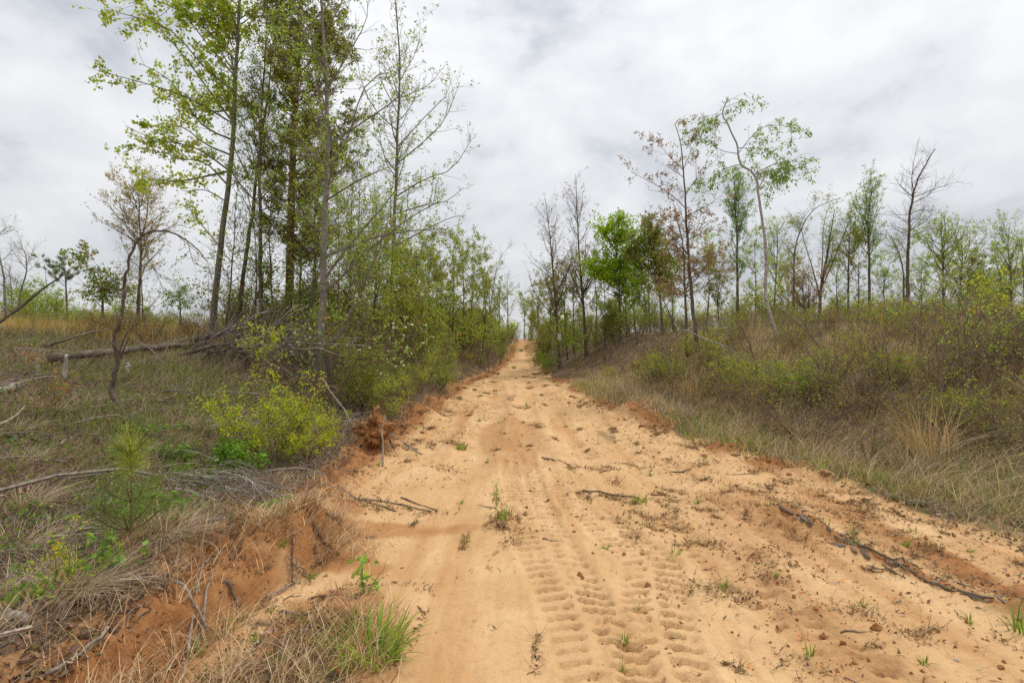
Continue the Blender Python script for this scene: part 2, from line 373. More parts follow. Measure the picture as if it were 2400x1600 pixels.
# ------------------------------------------------------------------ ground: one sheet to the horizon
def grid_axis(segs):
    o = [segs[0][0]]
    for a, b, s0, s1 in segs:
        x = a
        while x < b - 1e-6:
            s = s0 + (s1 - s0) * (x - a) / (b - a); x = min(x + s, b); o.append(x)
    return np.unique(np.round(np.array(o), 5))
gx = np.concatenate([-np.geomspace(900, 14, 26), grid_axis([(-13, -4, .30, .07), (-4, -2.6, .06, .03), (-2.6, 0, .03, .018), (0, 1.35, .0125, .0135), (1.35, 4.6, .022, .04), (4.6, 14, .07, .35)]), np.geomspace(15, 900, 26)])
gy = np.concatenate([-np.geomspace(600, 8, 22), grid_axis([(-7, 1.2, .8, .1), (1.2, 2.1, .06, .02)])])
yy = [2.1]
while yy[-1] < 75: yy.append(yy[-1] + max(.0118, .0058 * yy[-1] if yy[-1] < 12 else .011 * yy[-1]))
gy = np.concatenate([gy, np.array(yy[1:]), np.geomspace(80, 1400, 24)])
gx = np.unique(gx); gy = np.unique(gy)
GX, GY = np.meshgrid(gx, gy)
fx, fy = GX.ravel(), GY.ravel()
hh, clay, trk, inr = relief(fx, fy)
fz = land(fx, fy) + hh
nxg, nyg = len(gx), len(gy)
ii = (np.arange(nyg - 1)[:, None] * nxg + np.arange(nxg - 1)[None]).ravel()
mb = MB()
# zone colours: r = bare sand, g = red clay plus damp lug slots with shade painted in, b = litter and dark humus
far_red = S((fy - 26) / 16) * inr
clay_lug_shade = np.clip(clay + .5 * far_red + .42 * inr * S((fbm(fx * 2.0, fy * .26, 71, 6, .68) - .04) / .5) * np.where((np.abs(fx + .1) < .6) & (fy < 4.5), .35, 1), 0, 1)
damp = np.zeros_like(fx)
for px_, py_, rx_, ry_ in ((-1.45, 3.62, .42, .22), (-1.12, 3.1, .36, .22), (-1.1, 4.35, .5, .2), (-.12, 3.85, .06, .12), (-.12, 3.62, .03, .12), (-1.75, 3.3, .3, .2), (-.75, 2.75, .28, .16)):
    wx_ = fx + .08 * fbm(fx * 6, fy * 6, 72, 3); damp = np.maximum(damp, S((1.35 + .9 * fbm(fx * 2.2, fy * 1.6, 74, 4) - np.hypot((wx_ - px_) / rx_, (fy - py_) / ry_)) / 1.1))
damp = np.maximum(damp, .55 * inr * S((fbm(fx * .55, fy * .22, 73, 4) - .22) / .3) * S((fy - 4) / 4))
lit = 1 - inr
lit = np.clip(lit * (.55 + .9 * S((fbm(fx * 1.7, fy * 1.7, 75, 4) + .3) / .6)) * S((np.minimum(np.abs(fx - xl(fy)), np.abs(fx - xr(fy))) + .1) / .5) + .0, 0, 1)
lit = np.where(clay > .5, lit * .45, lit)
bedm = S((fx + 1.9) / .2) * S((-.45 - fx) / .3) * S((3.2 - fy) / .5); lit = np.maximum(lit, .8 * bedm * S((fbm(fx * 3, fy * 3, 76, 4) + .35) / .4))
lit = np.maximum(lit, .5 * inr * S((fbm(fx * 1.8, fy * .55, 77, 5, .62) - .22) / .3) * S((fy - 4) / 3))
mask = np.stack([damp, clay_lug_shade, lit], 1)
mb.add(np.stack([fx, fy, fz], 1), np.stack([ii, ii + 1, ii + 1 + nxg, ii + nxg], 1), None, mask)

m, t = newmat('sand_and_clay'); l = t.links.new
o_ = N_(t, 'ShaderNodeOutputMaterial'); p_ = N_(t, 'ShaderNodeBsdfPrincipled'); l(p_.outputs[0], o_.inputs[0])
at = N_(t, 'ShaderNodeAttribute', attribute_name='Col'); sp = N_(t, 'ShaderNodeSeparateColor'); l(at.outputs['Color'], sp.inputs[0])
ge = N_(t, 'ShaderNodeNewGeometry')
def noise(sc, det=5, ro=.6, vec=None, scale3=None):
    n = N_(t, 'ShaderNodeTexNoise'); n.inputs['Scale'].default_value = sc; n.inputs['Detail'].default_value = det; n.inputs['Roughness'].default_value = ro
    if scale3:
        mp = N_(t, 'ShaderNodeMapping'); mp.inputs['Scale'].default_value = scale3; l(ge.outputs['Position'], mp.inputs[0]); l(mp.outputs[0], n.inputs[0])
    else: l(ge.outputs['Position'], n.inputs[0])
    return n.outputs['Fac']
def ramp(f, a, b, c0=(0, 0, 0), c1=(1, 1, 1)):
    r = N_(t, 'ShaderNodeValToRGB'); l(f, r.inputs[0]); e = r.color_ramp.elements
    e[0].position = a; e[0].color = (*c0, 1); e[1].position = b; e[1].color = (*c1, 1); return r.outputs[0]
def mix(f, a, b, ty='MIX'):
    x = N_(t, 'ShaderNodeMix', data_type='RGBA', blend_type=ty)
    for s, v in ((0, f), (6, a), (7, b)):
        if isinstance(v, (int, float)): x.inputs[s].default_value = v
        elif isinstance(v, tuple): x.inputs[s].default_value = (*v, 1)
        else: l(v, x.inputs[s])
    return x.outputs[2]
def mth(op, a, b):
    x = N_(t, 'ShaderNodeMath', operation=op)
    for s, v in ((0, a), (1, b)):
        if isinstance(v, (int, float)): x.inputs[s].default_value = v
        else: l(v, x.inputs[s])
    x.use_clamp = op in ('ADD', 'SUBTRACT'); return x.outputs[0]
sand = mix(ramp(noise(1.3, 6, .6), .34, .68), (.59, .355, .165), (.735, .485, .25))
sand = mix(mth('MULTIPLY', ramp(noise(2.0, 5, .6, scale3=(3.0, .45, 1)), .55, .75), .55), sand, (.43, .225, .09))
sand = mix(mth('MULTIPLY', ramp(noise(1.0, 6, .65, scale3=(2.2, .16, 1)), .50, .66), .6), sand, (.47, .225, .08))
sand = mix(mth('MULTIPLY', ramp(noise(17, 6, .7), .50, .70), .42), sand, (.42, .235, .105))
sand = mix(mth('MULTIPLY', ramp(noise(38, 5, .75), .56, .70), .5), sand, (.36, .19, .08))
sand = mix(mth('MULTIPLY', ramp(noise(160, 2, .7), .62, .74), .5), sand, (.33, .17, .065))
sand = mix(mth('MULTIPLY', ramp(noise(220, 2, .7), .64, .76), .45), sand, (.80, .60, .37))
clayc = mix(ramp(noise(5, 6, .7), .32, .68), (.27, .105, .036), (.43, .205, .082))
clayc = mix(mth('MULTIPLY', ramp(noise(48, 4, .7), .52, .68), .45), clayc, (.54, .29, .115))
clayc = mix(mth('MULTIPLY', ramp(noise(24, 5, .75), .57, .70), .5), clayc, (.15, .06, .024))
litc = mix(ramp(noise(7, 6, .7), .34, .66), (.085, .056, .034), (.21, .145, .092))
litc = mix(mth('MULTIPLY', ramp(noise(30, 4, .7), .52, .66), .6), litc, (.27, .205, .135))
litc = mix(mth('MULTIPLY', ramp(noise(2.2, 4, .6), .50, .64), .55), litc, (.29, .125, .045))
litc = mix(mth('MULTIPLY', ramp(noise(1.7, 4, .6), .52, .66), .45), litc, (.105, .115, .032))
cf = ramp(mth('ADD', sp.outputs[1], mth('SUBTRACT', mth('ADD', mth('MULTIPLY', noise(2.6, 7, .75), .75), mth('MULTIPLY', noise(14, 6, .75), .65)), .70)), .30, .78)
df = ramp(mth('ADD', sp.outputs[0], mth('SUBTRACT', mth('MULTIPLY', noise(4.2, 6, .65), .7), .35)), .30, .75)
lf = ramp(mth('ADD', sp.outputs[2], mth('SUBTRACT', mth('MULTIPLY', noise(3.6, 6, .7), .8), .4)), .36, .62)
c = mix(mth('MULTIPLY', df, .75), sand, (.40, .175, .062))
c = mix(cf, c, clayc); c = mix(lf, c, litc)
l(c, p_.inputs['Base Color']); p_.inputs['Roughness'].default_value = .95; p_.inputs['Specular IOR Level'].default_value = .12
bh = mth('ADD', mth('MULTIPLY', noise(16, 6, .72), .6), mth('MULTIPLY', noise(75, 4, .7), .16))
bm = N_(t, 'ShaderNodeBump'); bm.inputs['Strength'].default_value = .8; bm.inputs['Distance'].default_value = .03; l(bh, bm.inputs['Height']); l(bm.outputs[0], p_.inputs['Normal'])
M_GROUND = m
g = link('ground', mb.mesh('ground', M_GROUND)); g['kind'] = 'structure'; g['label'] = 'orange sandy dirt road between clay banks and cut-over ground'; g['category'] = 'ground'
# ------------------------------------------------------------------ trees
D2R = math.pi / 180
MARK_R = [(4.6, 13.2, 'the red-leaved oak'), (7.2, 14, 'the white-barked tree'), (14.5, 19, 'the leafless tree'), (17, 24, 'the broad light green tree'), (5.0, 5.9, 'the tan grass by the road bend'), (9.2, 9.5, 'the golden shrub slope'), (4.4, 8.0, 'the clay shoulder'), (11.5, 13.5, 'the open bank top'), (13, 25, 'the vase-shaped tree'), (3.5, 21, 'the vivid maple'), (8, 22, 'the egg-shaped tree'), (22, 27, 'the dome-shaped tree'), (3.2, 11, 'the hoop sapling'), (7, 10, 'the long leaning stem')]
MARK_L = [(-4, 9.6, 'the pale maple'), (-6, 13.8, 'the cedar'), (-8.2, 14, 'the tall poplar'), (-2.3, 8.5, 'the root plate'), (-3.7, 16, 'the slim grey tree'), (-2.6, 22, 'the lane narrowing'), (-1.5, 32, 'the lane climb'), (-.8, 45, 'the lane crest'), (-13, 18, 'the round-crowned oak'), (-16, 17, 'the tufted oak'), (-19, 22, 'the far pine'), (-11, 17, 'the broken snag'), (-9, 11, 'the fallen trunks'), (-18, 13, 'the dead leaning pole'), (-20, 27, 'the skyline bushes')]
def near(x, y):
    return min(MARK_R if x > 1 else MARK_L, key=lambda m: (m[0] - x) ** 2 + (m[1] - y) ** 2)[2]
def size_word(h, lo, hi): return 'low ' if h < lo else ('tall ' if h > hi else '')
YG = [(.265, .295, .040, 5), (.19, .225, .032, 4), (.31, .33, .07, 2)]            # fresh yellow-green poplar leaves
GR = [(.155, .20, .028, 5), (.21, .25, .042, 4), (.10, .14, .02, 3)]           # small green spring leaves
BUD = [(.15, .17, .045, 4), (.20, .23, .05, 4), (.20, .12, .06, 2)]             # opening buds
OLV = [(.145, .155, .03, 5), (.19, .19, .038, 4), (.10, .115, .023, 3), (.19, .13, .045, 1)]
VIV = [(.18, .255, .012, 5), (.24, .31, .018, 4), (.10, .155, .009, 4)]          # vivid maple green
RED = [(.20, .118, .085, 5), (.155, .09, .066, 4), (.24, .165, .11, 2), (.15, .135, .05, 2)]
RUST = [(.21, .105, .042, 5), (.16, .085, .035, 3), (.18, .14, .038, 3), (.13, .135, .03, 2)]
CED = [(.135, .145, .020, 5), (.19, .19, .026, 4), (.085, .095, .015, 3), (.22, .17, .028, 1)]
LTG = [(.20, .26, .065, 5), (.26, .30, .075, 4), (.15, .21, .05, 3), (.24, .19, .07, 1)]
PIN = [(.055, .085, .02, 5), (.08, .11, .025, 4), (.12, .14, .03, 2)]

def tree(name, label, trunk, d, wpx, seed, bark=None, limbs=(), group=None, cat='tree', t0=.3, t1=.98, n1=20, L1=1.4, a1=(35, 65), up1=.35, prof='cone',
         n2=160, L2=.55, up2=.15, n3=600, L3=.24, nl=4650, ls=0.059, pal=GR, clus=3, rt=.12, flat=None, wob=.10, droop=.3, wr=.55, lt=.0, depth_ok=True, tips=False, lean_d=0.0, maxL=99):
    rng = np.random.default_rng(seed)
    pts = [pxp(a, b, d) for a, b in trunk]
    bx, by = pts[0][0], pts[0][1]; gz = float(zg(bx, by))
    pts[0] = np.array([bx, by, gz - .06]) if pts[0][2] > gz - .4 or True else pts[0]
    pts = [p for i, p in enumerate(pts) if i == 0 or p[2] > gz + .05 or depth_ok is False]
    for i, p in enumerate(pts): p[1] += lean_d * i / max(1, len(pts) - 1)
    base = np.array([bx, by, gz])
    N = max(14, 4 * len(pts)); T = resample(pts, N); H = max(T[-1][2] - gz, .5)
    T[2:, 1] += np.cumsum(rng.normal(size=N - 2)) * .012; T[1:, 0] += rng.normal(size=N - 1) * .006
    r0 = wpx / F * d * .5; u = np.linspace(0, 1, N); TR = r0 * (1 - (1 - rt) * u) * (1 + .35 * np.exp(-u * H / .25))
    wood = MB(); tubes(wood, T[None], TR[None], 9 if wpx > 10 else 7)
    B1, Rr1 = [], []
    for lb in limbs:
        q = np.array([pxp(a, b, d) for a, b in lb]); k = np.argmin(np.linalg.norm(T - q[0], axis=1)); q[0] = T[k]
        off = rng.uniform(-.35, .35) * np.linalg.norm(q[-1] - q[0]); q[:, 1] = T[k][1] + off * np.linspace(0, 1, len(q))
        B1.append(resample(q, 8)); r_ = min(TR[k] * .5, .008 * np.linalg.norm(q[-1] - q[0]) + .007); Rr1.append(r_ * np.linspace(1, .25, 8))
    if n1:
        def Lf(t, i, g):
            v = (t - t0) / (t1 - t0 + 1e-6)
            k = {'cone': 1.0 - .78 * v, 'egg': .35 + 1.3 * np.sqrt(np.clip(v, 0, 1) * (1 - v) * 1.0) * 1.15, 'top': .45 + .75 * v, 'even': np.ones_like(v), 'ball': .25 + 1.6 * np.sqrt(np.clip(v * (1.02 - v), 0, 1))}[prof]
            return np.minimum(L1 * k * g.uniform(.65, 1.2, len(t)), maxL)
        P, R1 = spawn(rng, T[None], TR[None], n1, t0, t1, Lf, (a1[0] * D2R, a1[1] * D2R), up1, wob, 8, .6, .013, .004, flat)
        B1 += list(P); Rr1 += list(R1)
    if B1:
        B1 = np.array(B1); Rr1 = np.array(Rr1); tubes(wood, B1, Rr1, 5)
        allp, allr = B1, Rr1
    else: allp, allr = T[None], TR[None]
    tw = None
    if n2:
        P2, R2 = spawn(rng, allp, allr, n2, .12, 1.0, L2, (28 * D2R, 62 * D2R), up2, wob * 1.1, 5, .7, .010, .0028); tubes(wood, P2, R2, 4); tw = P2
        if n3:
            a3 = np.concatenate([P2, resample_batch(allp, 5)]); r3 = np.concatenate([R2, np.full((len(allp), 5), .006)])
            P3, R3 = spawn(rng, a3, r3, n3, .1, 1.0, L3, (25 * D2R, 60 * D2R), up2, wob * 1.1, 4, .8, .009, .002); tubes(wood, P3, R3, 3); tw = P3
            if lt: P3 = P3
    root = empty(name, base); tag(root, label, cat, group)
    link('trunk', wood.mesh('trunk', bark or M_DARK, base), root)
    if nl and tw is not None:
        cr = MB(); k = max(1, nl // clus)
        pos, dr = along(rng, tw, k, .75 if tips else .2, 1.0)
        pos = np.repeat(pos, clus, 0) + rng.normal(size=(k * clus, 3)) * ls * .55; dr = np.repeat(dr, clus, 0)
        leaves(rng, cr, pos, dr, ls, pal, wr, droop)
        link('crown', cr.mesh('crown', M_LEAF, base, False), root)
    return root
def resample_batch(P, n):
    f = np.linspace(0, P.shape[1] - 1, n) * .9999; k = f.astype(int); fr = (f - k)[None, :, None]
    return P[:, k] * (1 - fr) + P[:, k + 1] * fr

# --- the tall stand beside the fallen logs
tree('poplar_tree', 'tall poplar with banded grey trunk and long limbs of yellow-green leaves', [(496, 790), (510, 660), (526, 500), (534, 440), (551, 230), (561, 0), (570, -160), (580, -330)], 14, 15, 101, M_POPLAR,
     limbs=[[(540, 291), (464, 245), (391, 226), (315, 214)], [(547, 218), (491, 168), (430, 100), (311, 77)], [(534, 383), (468, 352), (391, 341), (334, 318)], [(532, 400), (407, 415), (315, 402), (273, 385)],
            [(549, 240), (529, 111), (468, 30), (430, -60)], [(538, 440), (575, 415), (606, 394)], [(554, 260), (600, 240), (660, 222)], [(556, 130), (470, 60), (380, 20), (270, 5)], [(545, 300), (480, 200), (420, 120), (330, 20)],
            [(540, 330), (470, 290), (400, 190), (330, 150)], [(527, 470), (470, 440), (420, 440), (395, 430)], [(556, 180), (500, 120), (440, 40), (400, -40)], [(560, 60), (500, -20), (420, -90)],
            [(530, 420), (480, 380), (420, 375), (350, 330)], [(520, 590), (470, 530), (430, 495), (400, 500)], [(542, 350), (470, 330), (400, 280), (330, 265)], [(552, 270), (480, 250), (420, 205), (340, 190)], [(558, 80), (470, 10), (380, -40)]],
     t0=.42, n1=26, L1=2.0, a1=(35, 60), up1=.5, n2=300, L2=.75, n3=1100, L3=.3, nl=13950, ls=0.088, pal=YG, clus=3, wr=.8, rt=.2)
tree('poplar_tree', 'thin dark trunk leaning between the poplar and the cedar, small green leaves', [(549, 780), (575, 600), (590, 500), (598, 413), (612, 320), (628, 200), (640, 90), (650, -20)], 14, 11, 102, M_DARK,
     t0=.35, n1=30, L1=1.5, n2=200, n3=560, L3=.28, nl=3200, ls=0.059, pal=GR)
tree('maple_tree', 'dark straight thin trunk beside the cedar with ascending green-budded twigs', [(611, 785), (611, 600), (611, 383), (621, 191), (628, 60), (632, -60)], 13.2, 11, 103, M_DARK,
     limbs=[[(611, 480), (640, 430), (680, 400), (720, 380)], [(612, 440), (590, 380), (570, 330), (545, 300)], [(612, 570), (660, 520), (700, 510)]], t0=.3, n1=36, L1=1.5, n2=230, n3=700, L3=.3, nl=3900, ls=0.059, pal=GR)
tree('maple_tree', 'pale grey trunk rising through the thicket beside the clay root plate', [(735, 945), (744, 850), (753, 787), (757, 628), (760, 500), (764, 383), (760, 191), (752, 90), (747, 0), (743, -110), (740, -220)], 9.6, 18, 104, M_PALE,
     limbs=[[(766, 400), (814, 325), (847, 230), (880, 190), (930, 180)], [(765, 325), (870, 268), (927, 230), (960, 200)], [(757, 650), (800, 610), (850, 560), (930, 480), (960, 440)], [(757, 690), (810, 640), (870, 580), (960, 510), (1030, 470)],
            [(763, 300), (720, 240), (690, 170), (660, 80)], [(762, 380), (700, 330), (640, 300), (600, 270)], [(758, 560), (700, 500), (650, 470), (610, 420)], [(761, 210), (820, 120), (860, 60), (870, 20)], [(757, 150), (700, 60), (680, -40)],
            [(752, 80), (800, 0), (830, -80)], [(764, 480), (840, 430), (900, 410), (950, 400)], [(758, 600), (860, 560), (960, 540), (1040, 535)]],
     t0=.3, n1=26, L1=1.5, a1=(35, 65), n2=330, L2=.6, n3=1200, L3=.24, nl=7000, ls=0.045, pal=GR + [(.24, .31, .05, 4)], wr=.7, rt=.2)
tree('maple_tree', 'pale slender trunk leaning towards the road from beside the grey maple foot', [(758, 910), (772, 830), (791, 787), (830, 710), (855, 660), (873, 620), (890, 580), (915, 500)], 10.2, 11, 105, M_PALE,
     t0=.45, n1=16, L1=1.1, n2=120, n3=350, nl=2790, ls=0.046, pal=GR)
tree('sweetgum_tree', 'slim grey tree with sparse budding twigs standing clear against the sky', [(916, 790), (921, 600), (931, 344), (937, 153), (929, 38), (925, -40)], 16, 11, 106, M_PALE,
     limbs=[[(932, 330), (1000, 260), (1040, 210), (1055, 150)], [(930, 400), (1000, 340), (1050, 300), (1085, 230)], [(928, 450), (1000, 420), (1060, 400), (1110, 330)], [(925, 520), (1000, 480), (1050, 470), (1085, 440)], [(935, 250), (890, 180), (885, 110)],
            [(936, 200), (980, 120), (990, 60)], [(935, 230), (1000, 190), (1040, 130)], [(924, 560), (980, 540), (1050, 500), (1085, 490)], [(930, 300), (880, 260), (855, 200), (850, 140)]],
     t0=.25, n1=44, L1=2.0, a1=(25, 55), up1=.6, n2=300, L2=.6, n3=800, L3=.25, nl=4340, ls=0.057, pal=BUD + [(.15, .23, .04, 6)], clus=2, wr=.7, rt=.2, tips=True)
tree('hornbeam_tree', 'thin bare-stemmed sapling beside the foot of the cedar', [(700, 775), (705, 640), (708, 560), (715, 440), (722, 330)], 13, 7, 107, M_DARK, n1=30, L1=1.2, t0=.25, n2=160, n3=450, nl=2015, ls=0.050, pal=OLV)
tree('hornbeam_tree', 'slim wavy sapling between the tall poplar and the leaning dark trunk', [(522, 790), (538, 660), (545, 560), (548, 470), (552, 390)], 13, 5, 108, M_DARK, n1=22, L1=.9, t0=.3, n2=100, n3=260, nl=930, ls=0.046, pal=GR)
tree('hornbeam_tree', 'dark thin sapling rising just behind the pale grey maple trunk', [(738, 790), (738, 650), (742, 560), (745, 470)], 12.5, 7, 109, M_DARK, n1=26, L1=1.2, t0=.2, n2=160, n3=450, nl=2480, ls=0.050, pal=GR)
tree('hornbeam_tree', 'thin tangled sapling between the pale leaning trunk and the slim grey tree', [(850, 800), (846, 690), (840, 560), (842, 470), (846, 400)], 13.5, 7, 110, M_DARK, n1=34, L1=1.5, t0=.2, n2=220, n3=600, nl=4030, ls=0.050, pal=GR + OLV)

for k_, (px_, py1, d_) in enumerate(((645, 330, 13), (720, 250, 12.2), (790, 420, 12), (820, 300, 14), (870, 380, 14.5), (585, 470, 13.5))):
    rg = np.random.default_rng(160 + k_); j = rg.normal(size=3) * 9
    tree('sapling', ['thin sapling beside the cedar trunk', 'thin sapling between the cedar and the pale maple', 'short thin sapling beyond the pale maple', 'tall thin sapling before the slim grey tree', 'thin sapling close to the slim grey tree', 'short thin sapling by the leaning dark trunk'][k_], [(px_, 800), (px_ + j[0], (800 + py1) / 2), (px_ + j[1], py1)], d_, 5, 160 + k_, M_DARK, group='slender saplings woven through the tall stand', t0=.25, n1=26, L1=1.3, n2=110, n3=260, nl=1500, ls=.055, pal=GR + YG[:1])
def cedar(seed):
    rng = np.random.default_rng(seed); d = 14
    pts = [pxp(a, b, d) for a, b in [(677, 790), (680, 600), (686, 383), (697, 153), (706, 0), (716, -150), (724, -280)]]
    base = pts[0].copy(); base[2] = float(zg(base[0], base[1])); pts[0][2] = base[2] - .06
    T = resample(pts, 28); u = np.linspace(0, 1, 28); TR = .12 * (1 - .78 * u) * (1 + .3 * np.exp(-u * 30))
    w = MB(); tubes(w, T[None], TR[None], 10)
    # boughs: longer on the side away from the poplar
    n = 175; par = T[None]
    def Lf(t, i, g): return (2.45 - 1.75 * np.clip((t - .2) / .8, 0, 1)) * g.uniform(.45, 1.12, len(t)) * np.where(t < .34, .6, 1)
    P, Rr = spawn(rng, par, TR[None], n, .16, .99, Lf, (62 * D2R, 95 * D2R), .35, .10, 8, .4, .012, .005)
    side = P[:, -1, 0] - P[:, 0, 0]
    k = np.where(side < -.2, .62, 1.18)[:, None, None]; P = P[:, :1] + (P - P[:, :1]) * k
    tubes(w, P, Rr, 5)
    P2, R2 = spawn(rng, P, Rr, 1100, .18, 1.0, .42, (30 * D2R, 65 * D2R), .1, .14, 5, .7, .01, .0025); tubes(w, P2, R2, 3)
    keep = (P2[:, 0, 2] > 1.6 + 14 * .15) | (rng.random(len(P2)) < .35)
    P2 = P2[keep]
    P3, _ = spawn(rng, P2, np.full(P2.shape[:2], .004), 4200, .15, 1.0, .20, (25 * D2R, 60 * D2R), .05, .12, 4)
    cr = MB(); k = 58000; pos, dr = along(rng, P3, k, 0, 1)
    leaves(rng, cr, pos + rng.normal(size=(k, 3)) * .022, dr * 2.2, .11, CED, .24, .12)
    root = empty('cedar_tree', base); tag(root, 'tall dark olive evergreen cedar with stringy red-brown trunk', 'tree')
    link('trunk', w.mesh('trunk', M_CBARK, base), root); link('crown', cr.mesh('crown', M_CEDAR, base, False), root)
cedar(120)

# --- open ground behind the logs
tree('bent_tree', 'crooked dark small tree whose top arches over and hangs down', [(283, 985), (271, 940), (258, 911), (271, 860), (277, 835), (274, 787), (287, 755), (297, 698), (303, 653), (319, 589), (344, 554), (379, 545), (415, 549), (453, 573), (488, 612)], 6.2, 11.5, 130, M_DARK,
     limbs=[[(346, 557), (360, 608), (383, 643), (405, 682)], [(295, 695), (265, 677), (204, 672)], [(277, 835), (300, 777), (348, 741)], [(420, 553), (470, 600), (500, 640)], [(379, 545), (420, 530), (450, 535)], [(440, 565), (450, 610), (452, 630)], [(276, 845), (300, 800), (318, 765)]],
     t0=.4, n1=10, L1=.25, n2=46, L2=.25, n3=90, L3=.12, nl=248, ls=0.034, pal=RUST + GR, depth_ok=False, rt=.2)
tree('oak_tree', 'slim tree with an upright rounded crown of fine rusty green leaves', [(322, 770), (325, 680), (328, 596), (326, 520), (320, 440)], 18, 9, 131, M_DARK, t0=.34, t1=.98, n1=56, L1=1.35, a1=(40, 72), up1=.45, prof='ball', n2=330, L2=.5, n3=1000, L3=.22, nl=7600, ls=0.055, pal=[(.20, .17, .06, 4), (.26, .22, .07, 3), (.24, .12, .05, 2)])
tree('oak_tree', 'lower twiggy growth on a thin stem behind the arching crooked tree', [(336, 775), (334, 690), (330, 600)], 17.5, 4, 132, M_DARK, t0=.25, n1=18, L1=.9, a1=(60, 85), n2=100, n3=250, nl=775, ls=0.050, pal=OLV)
tree('oak_tree', 'short dark tree with thick dark green tufts reaching over the dead leaning pole', [(242, 770), (242, 700), (235, 628)], 17, 8, 133, M_DARK, limbs=[[(240, 690), (215, 650), (190, 620), (168, 592)], [(236, 640), (220, 600), (205, 580)], [(242, 700), (262, 680), (280, 676)]], t0=.3, n1=14, L1=.8, n2=90, L2=.45, n3=220, nl=2325, ls=0.084, pal=[(.10, .14, .025, 5), (.16, .19, .035, 3), (.3, .13, .05, 1)], wr=.7)
tree('locust_tree', 'bare wispy grey tree standing by the frame edge beyond the dead pole', [(14, 765), (10, 650), (0, 590), (-6, 560), (10, 540), (30, 530)], 20, 7, 134, M_PALE, t0=.4, n1=16, L1=1.2, n2=90, n3=260, nl=186, ls=0.042, pal=OLV)
tree('locust_tree', 'bare forked grey tree between the wispy bare tree and the small pine', [(44, 770), (45, 704), (60, 630), (59, 600), (46, 566)], 21, 6, 135, M_PALE, limbs=[[(58, 630), (40, 600), (34, 575)], [(60, 615), (72, 590), (76, 566)]], t0=.45, n1=16, L1=.9, n2=90, n3=260, nl=93, ls=0.042, pal=OLV)
tree('locust_tree', 'short bare stem standing between two bare grey trees', [(27, 770), (26, 690), (18, 620)], 20.5, 5, 136, M_PALE, t0=.5, n1=10, L1=.6, n2=40, n3=90, nl=0)
tree('snag_tree', 'short broken snag with a tuft of green leaves and hanging dead limbs', [(424, 780), (425, 730), (422, 690)], 17, 7, 137, M_DARK, limbs=[[(423, 695), (405, 665), (400, 640)], [(423, 700), (450, 715), (480, 735)], [(424, 700), (400, 690), (385, 690)], [(408, 690), (400, 720), (412, 742)]], t0=.5, n1=12, L1=.7, n2=70, L2=.35, n3=160, nl=1395, ls=0.063, pal=[(.09, .13, .022, 5), (.13, .17, .03, 3)])
def pine(name, label, trunk, d, wpx, seed, n1, L1, t0, nn, nlw=.16):
    rng = np.random.default_rng(seed); pts = [pxp(a, b, d) for a, b in trunk]; base = pts[0].copy(); base[2] = float(zg(base[0], base[1])); pts[0][2] = base[2] - .03
    T = resample(pts, 14); r0 = wpx / F * d * .5; TR = r0 * np.linspace(1, .35, 14); w = MB(); tubes(w, T[None], TR[None], 7)
    P, Rr = spawn(rng, T[None], TR[None], n1, t0, 1, L1, (50 * D2R, 85 * D2R), .5, .1, 6, .5, .012, .003); tubes(w, P, Rr, 4)
    P2, R2 = spawn(rng, P, Rr, n1 * 5, .3, 1, L1 * .35, (30 * D2R, 55 * D2R), .3, .1, 4, .7, .01, .0025); tubes(w, P2, R2, 3)
    pos, dr = along(rng, P2, nn, .5, 1); cr = MB(); leaves(rng, cr, pos, dr * 2.5, nlw, PIN, .10, -.1)
    root = empty(name, base); tag(root, label, 'tree'); link('trunk', w.mesh('trunk', M_DARK, base), root); link('crown', cr.mesh('crown', M_LEAF, base, False), root)
pine('pine_tree', 'small far pine with a flat dark tuft of needles on a bare stem', [(158, 775), (156, 700), (152, 632)], 22, 6, 140, 16, .8, .72, 2600)

# --- the far bank: trees behind the brush
tree('oak_tree', 'dark-stemmed oak with red-brown young leaf clusters on spreading limbs', [(1640, 850), (1630, 780), (1617, 640), (1608, 487), (1605, 437), (1598, 365), (1590, 320), (1580, 290)], 14, 10.5, 201, M_DARK,
     limbs=[[(1606, 483), (1575, 460), (1525, 430), (1475, 407)], [(1605, 445), (1650, 400), (1690, 370)], [(1611, 506), (1655, 483), (1690, 460)], [(1617, 590), (1570, 555), (1515, 520)], [(1600, 400), (1560, 360), (1535, 333)], [(1600, 390), (1620, 350), (1630, 325)], [(1596, 350), (1640, 320)], [(1615, 560), (1660, 540), (1690, 540)],
            [(1600, 420), (1570, 390), (1550, 380)], [(1622, 690), (1580, 690), (1555, 685)], [(1616, 620), (1650, 600), (1670, 590)]],
     t0=.25, n1=22, L1=1.3, a1=(45, 75), up1=.3, n2=190, L2=.55, n3=480, L3=.22, nl=4030, ls=0.071, pal=RED, clus=5, wr=.5, tips=True, wob=.14)
tree('oak_tree', 'second thinner dark stem close beside the red-leaved oak', [(1611, 800), (1605, 660), (1602, 583), (1590, 525), (1578, 470)], 14.6, 8, 202, M_DARK, t0=.3, n1=18, L1=1.2, a1=(45, 75), n2=110, n3=260, nl=1395, ls=0.067, pal=RED, clus=4, tips=True)
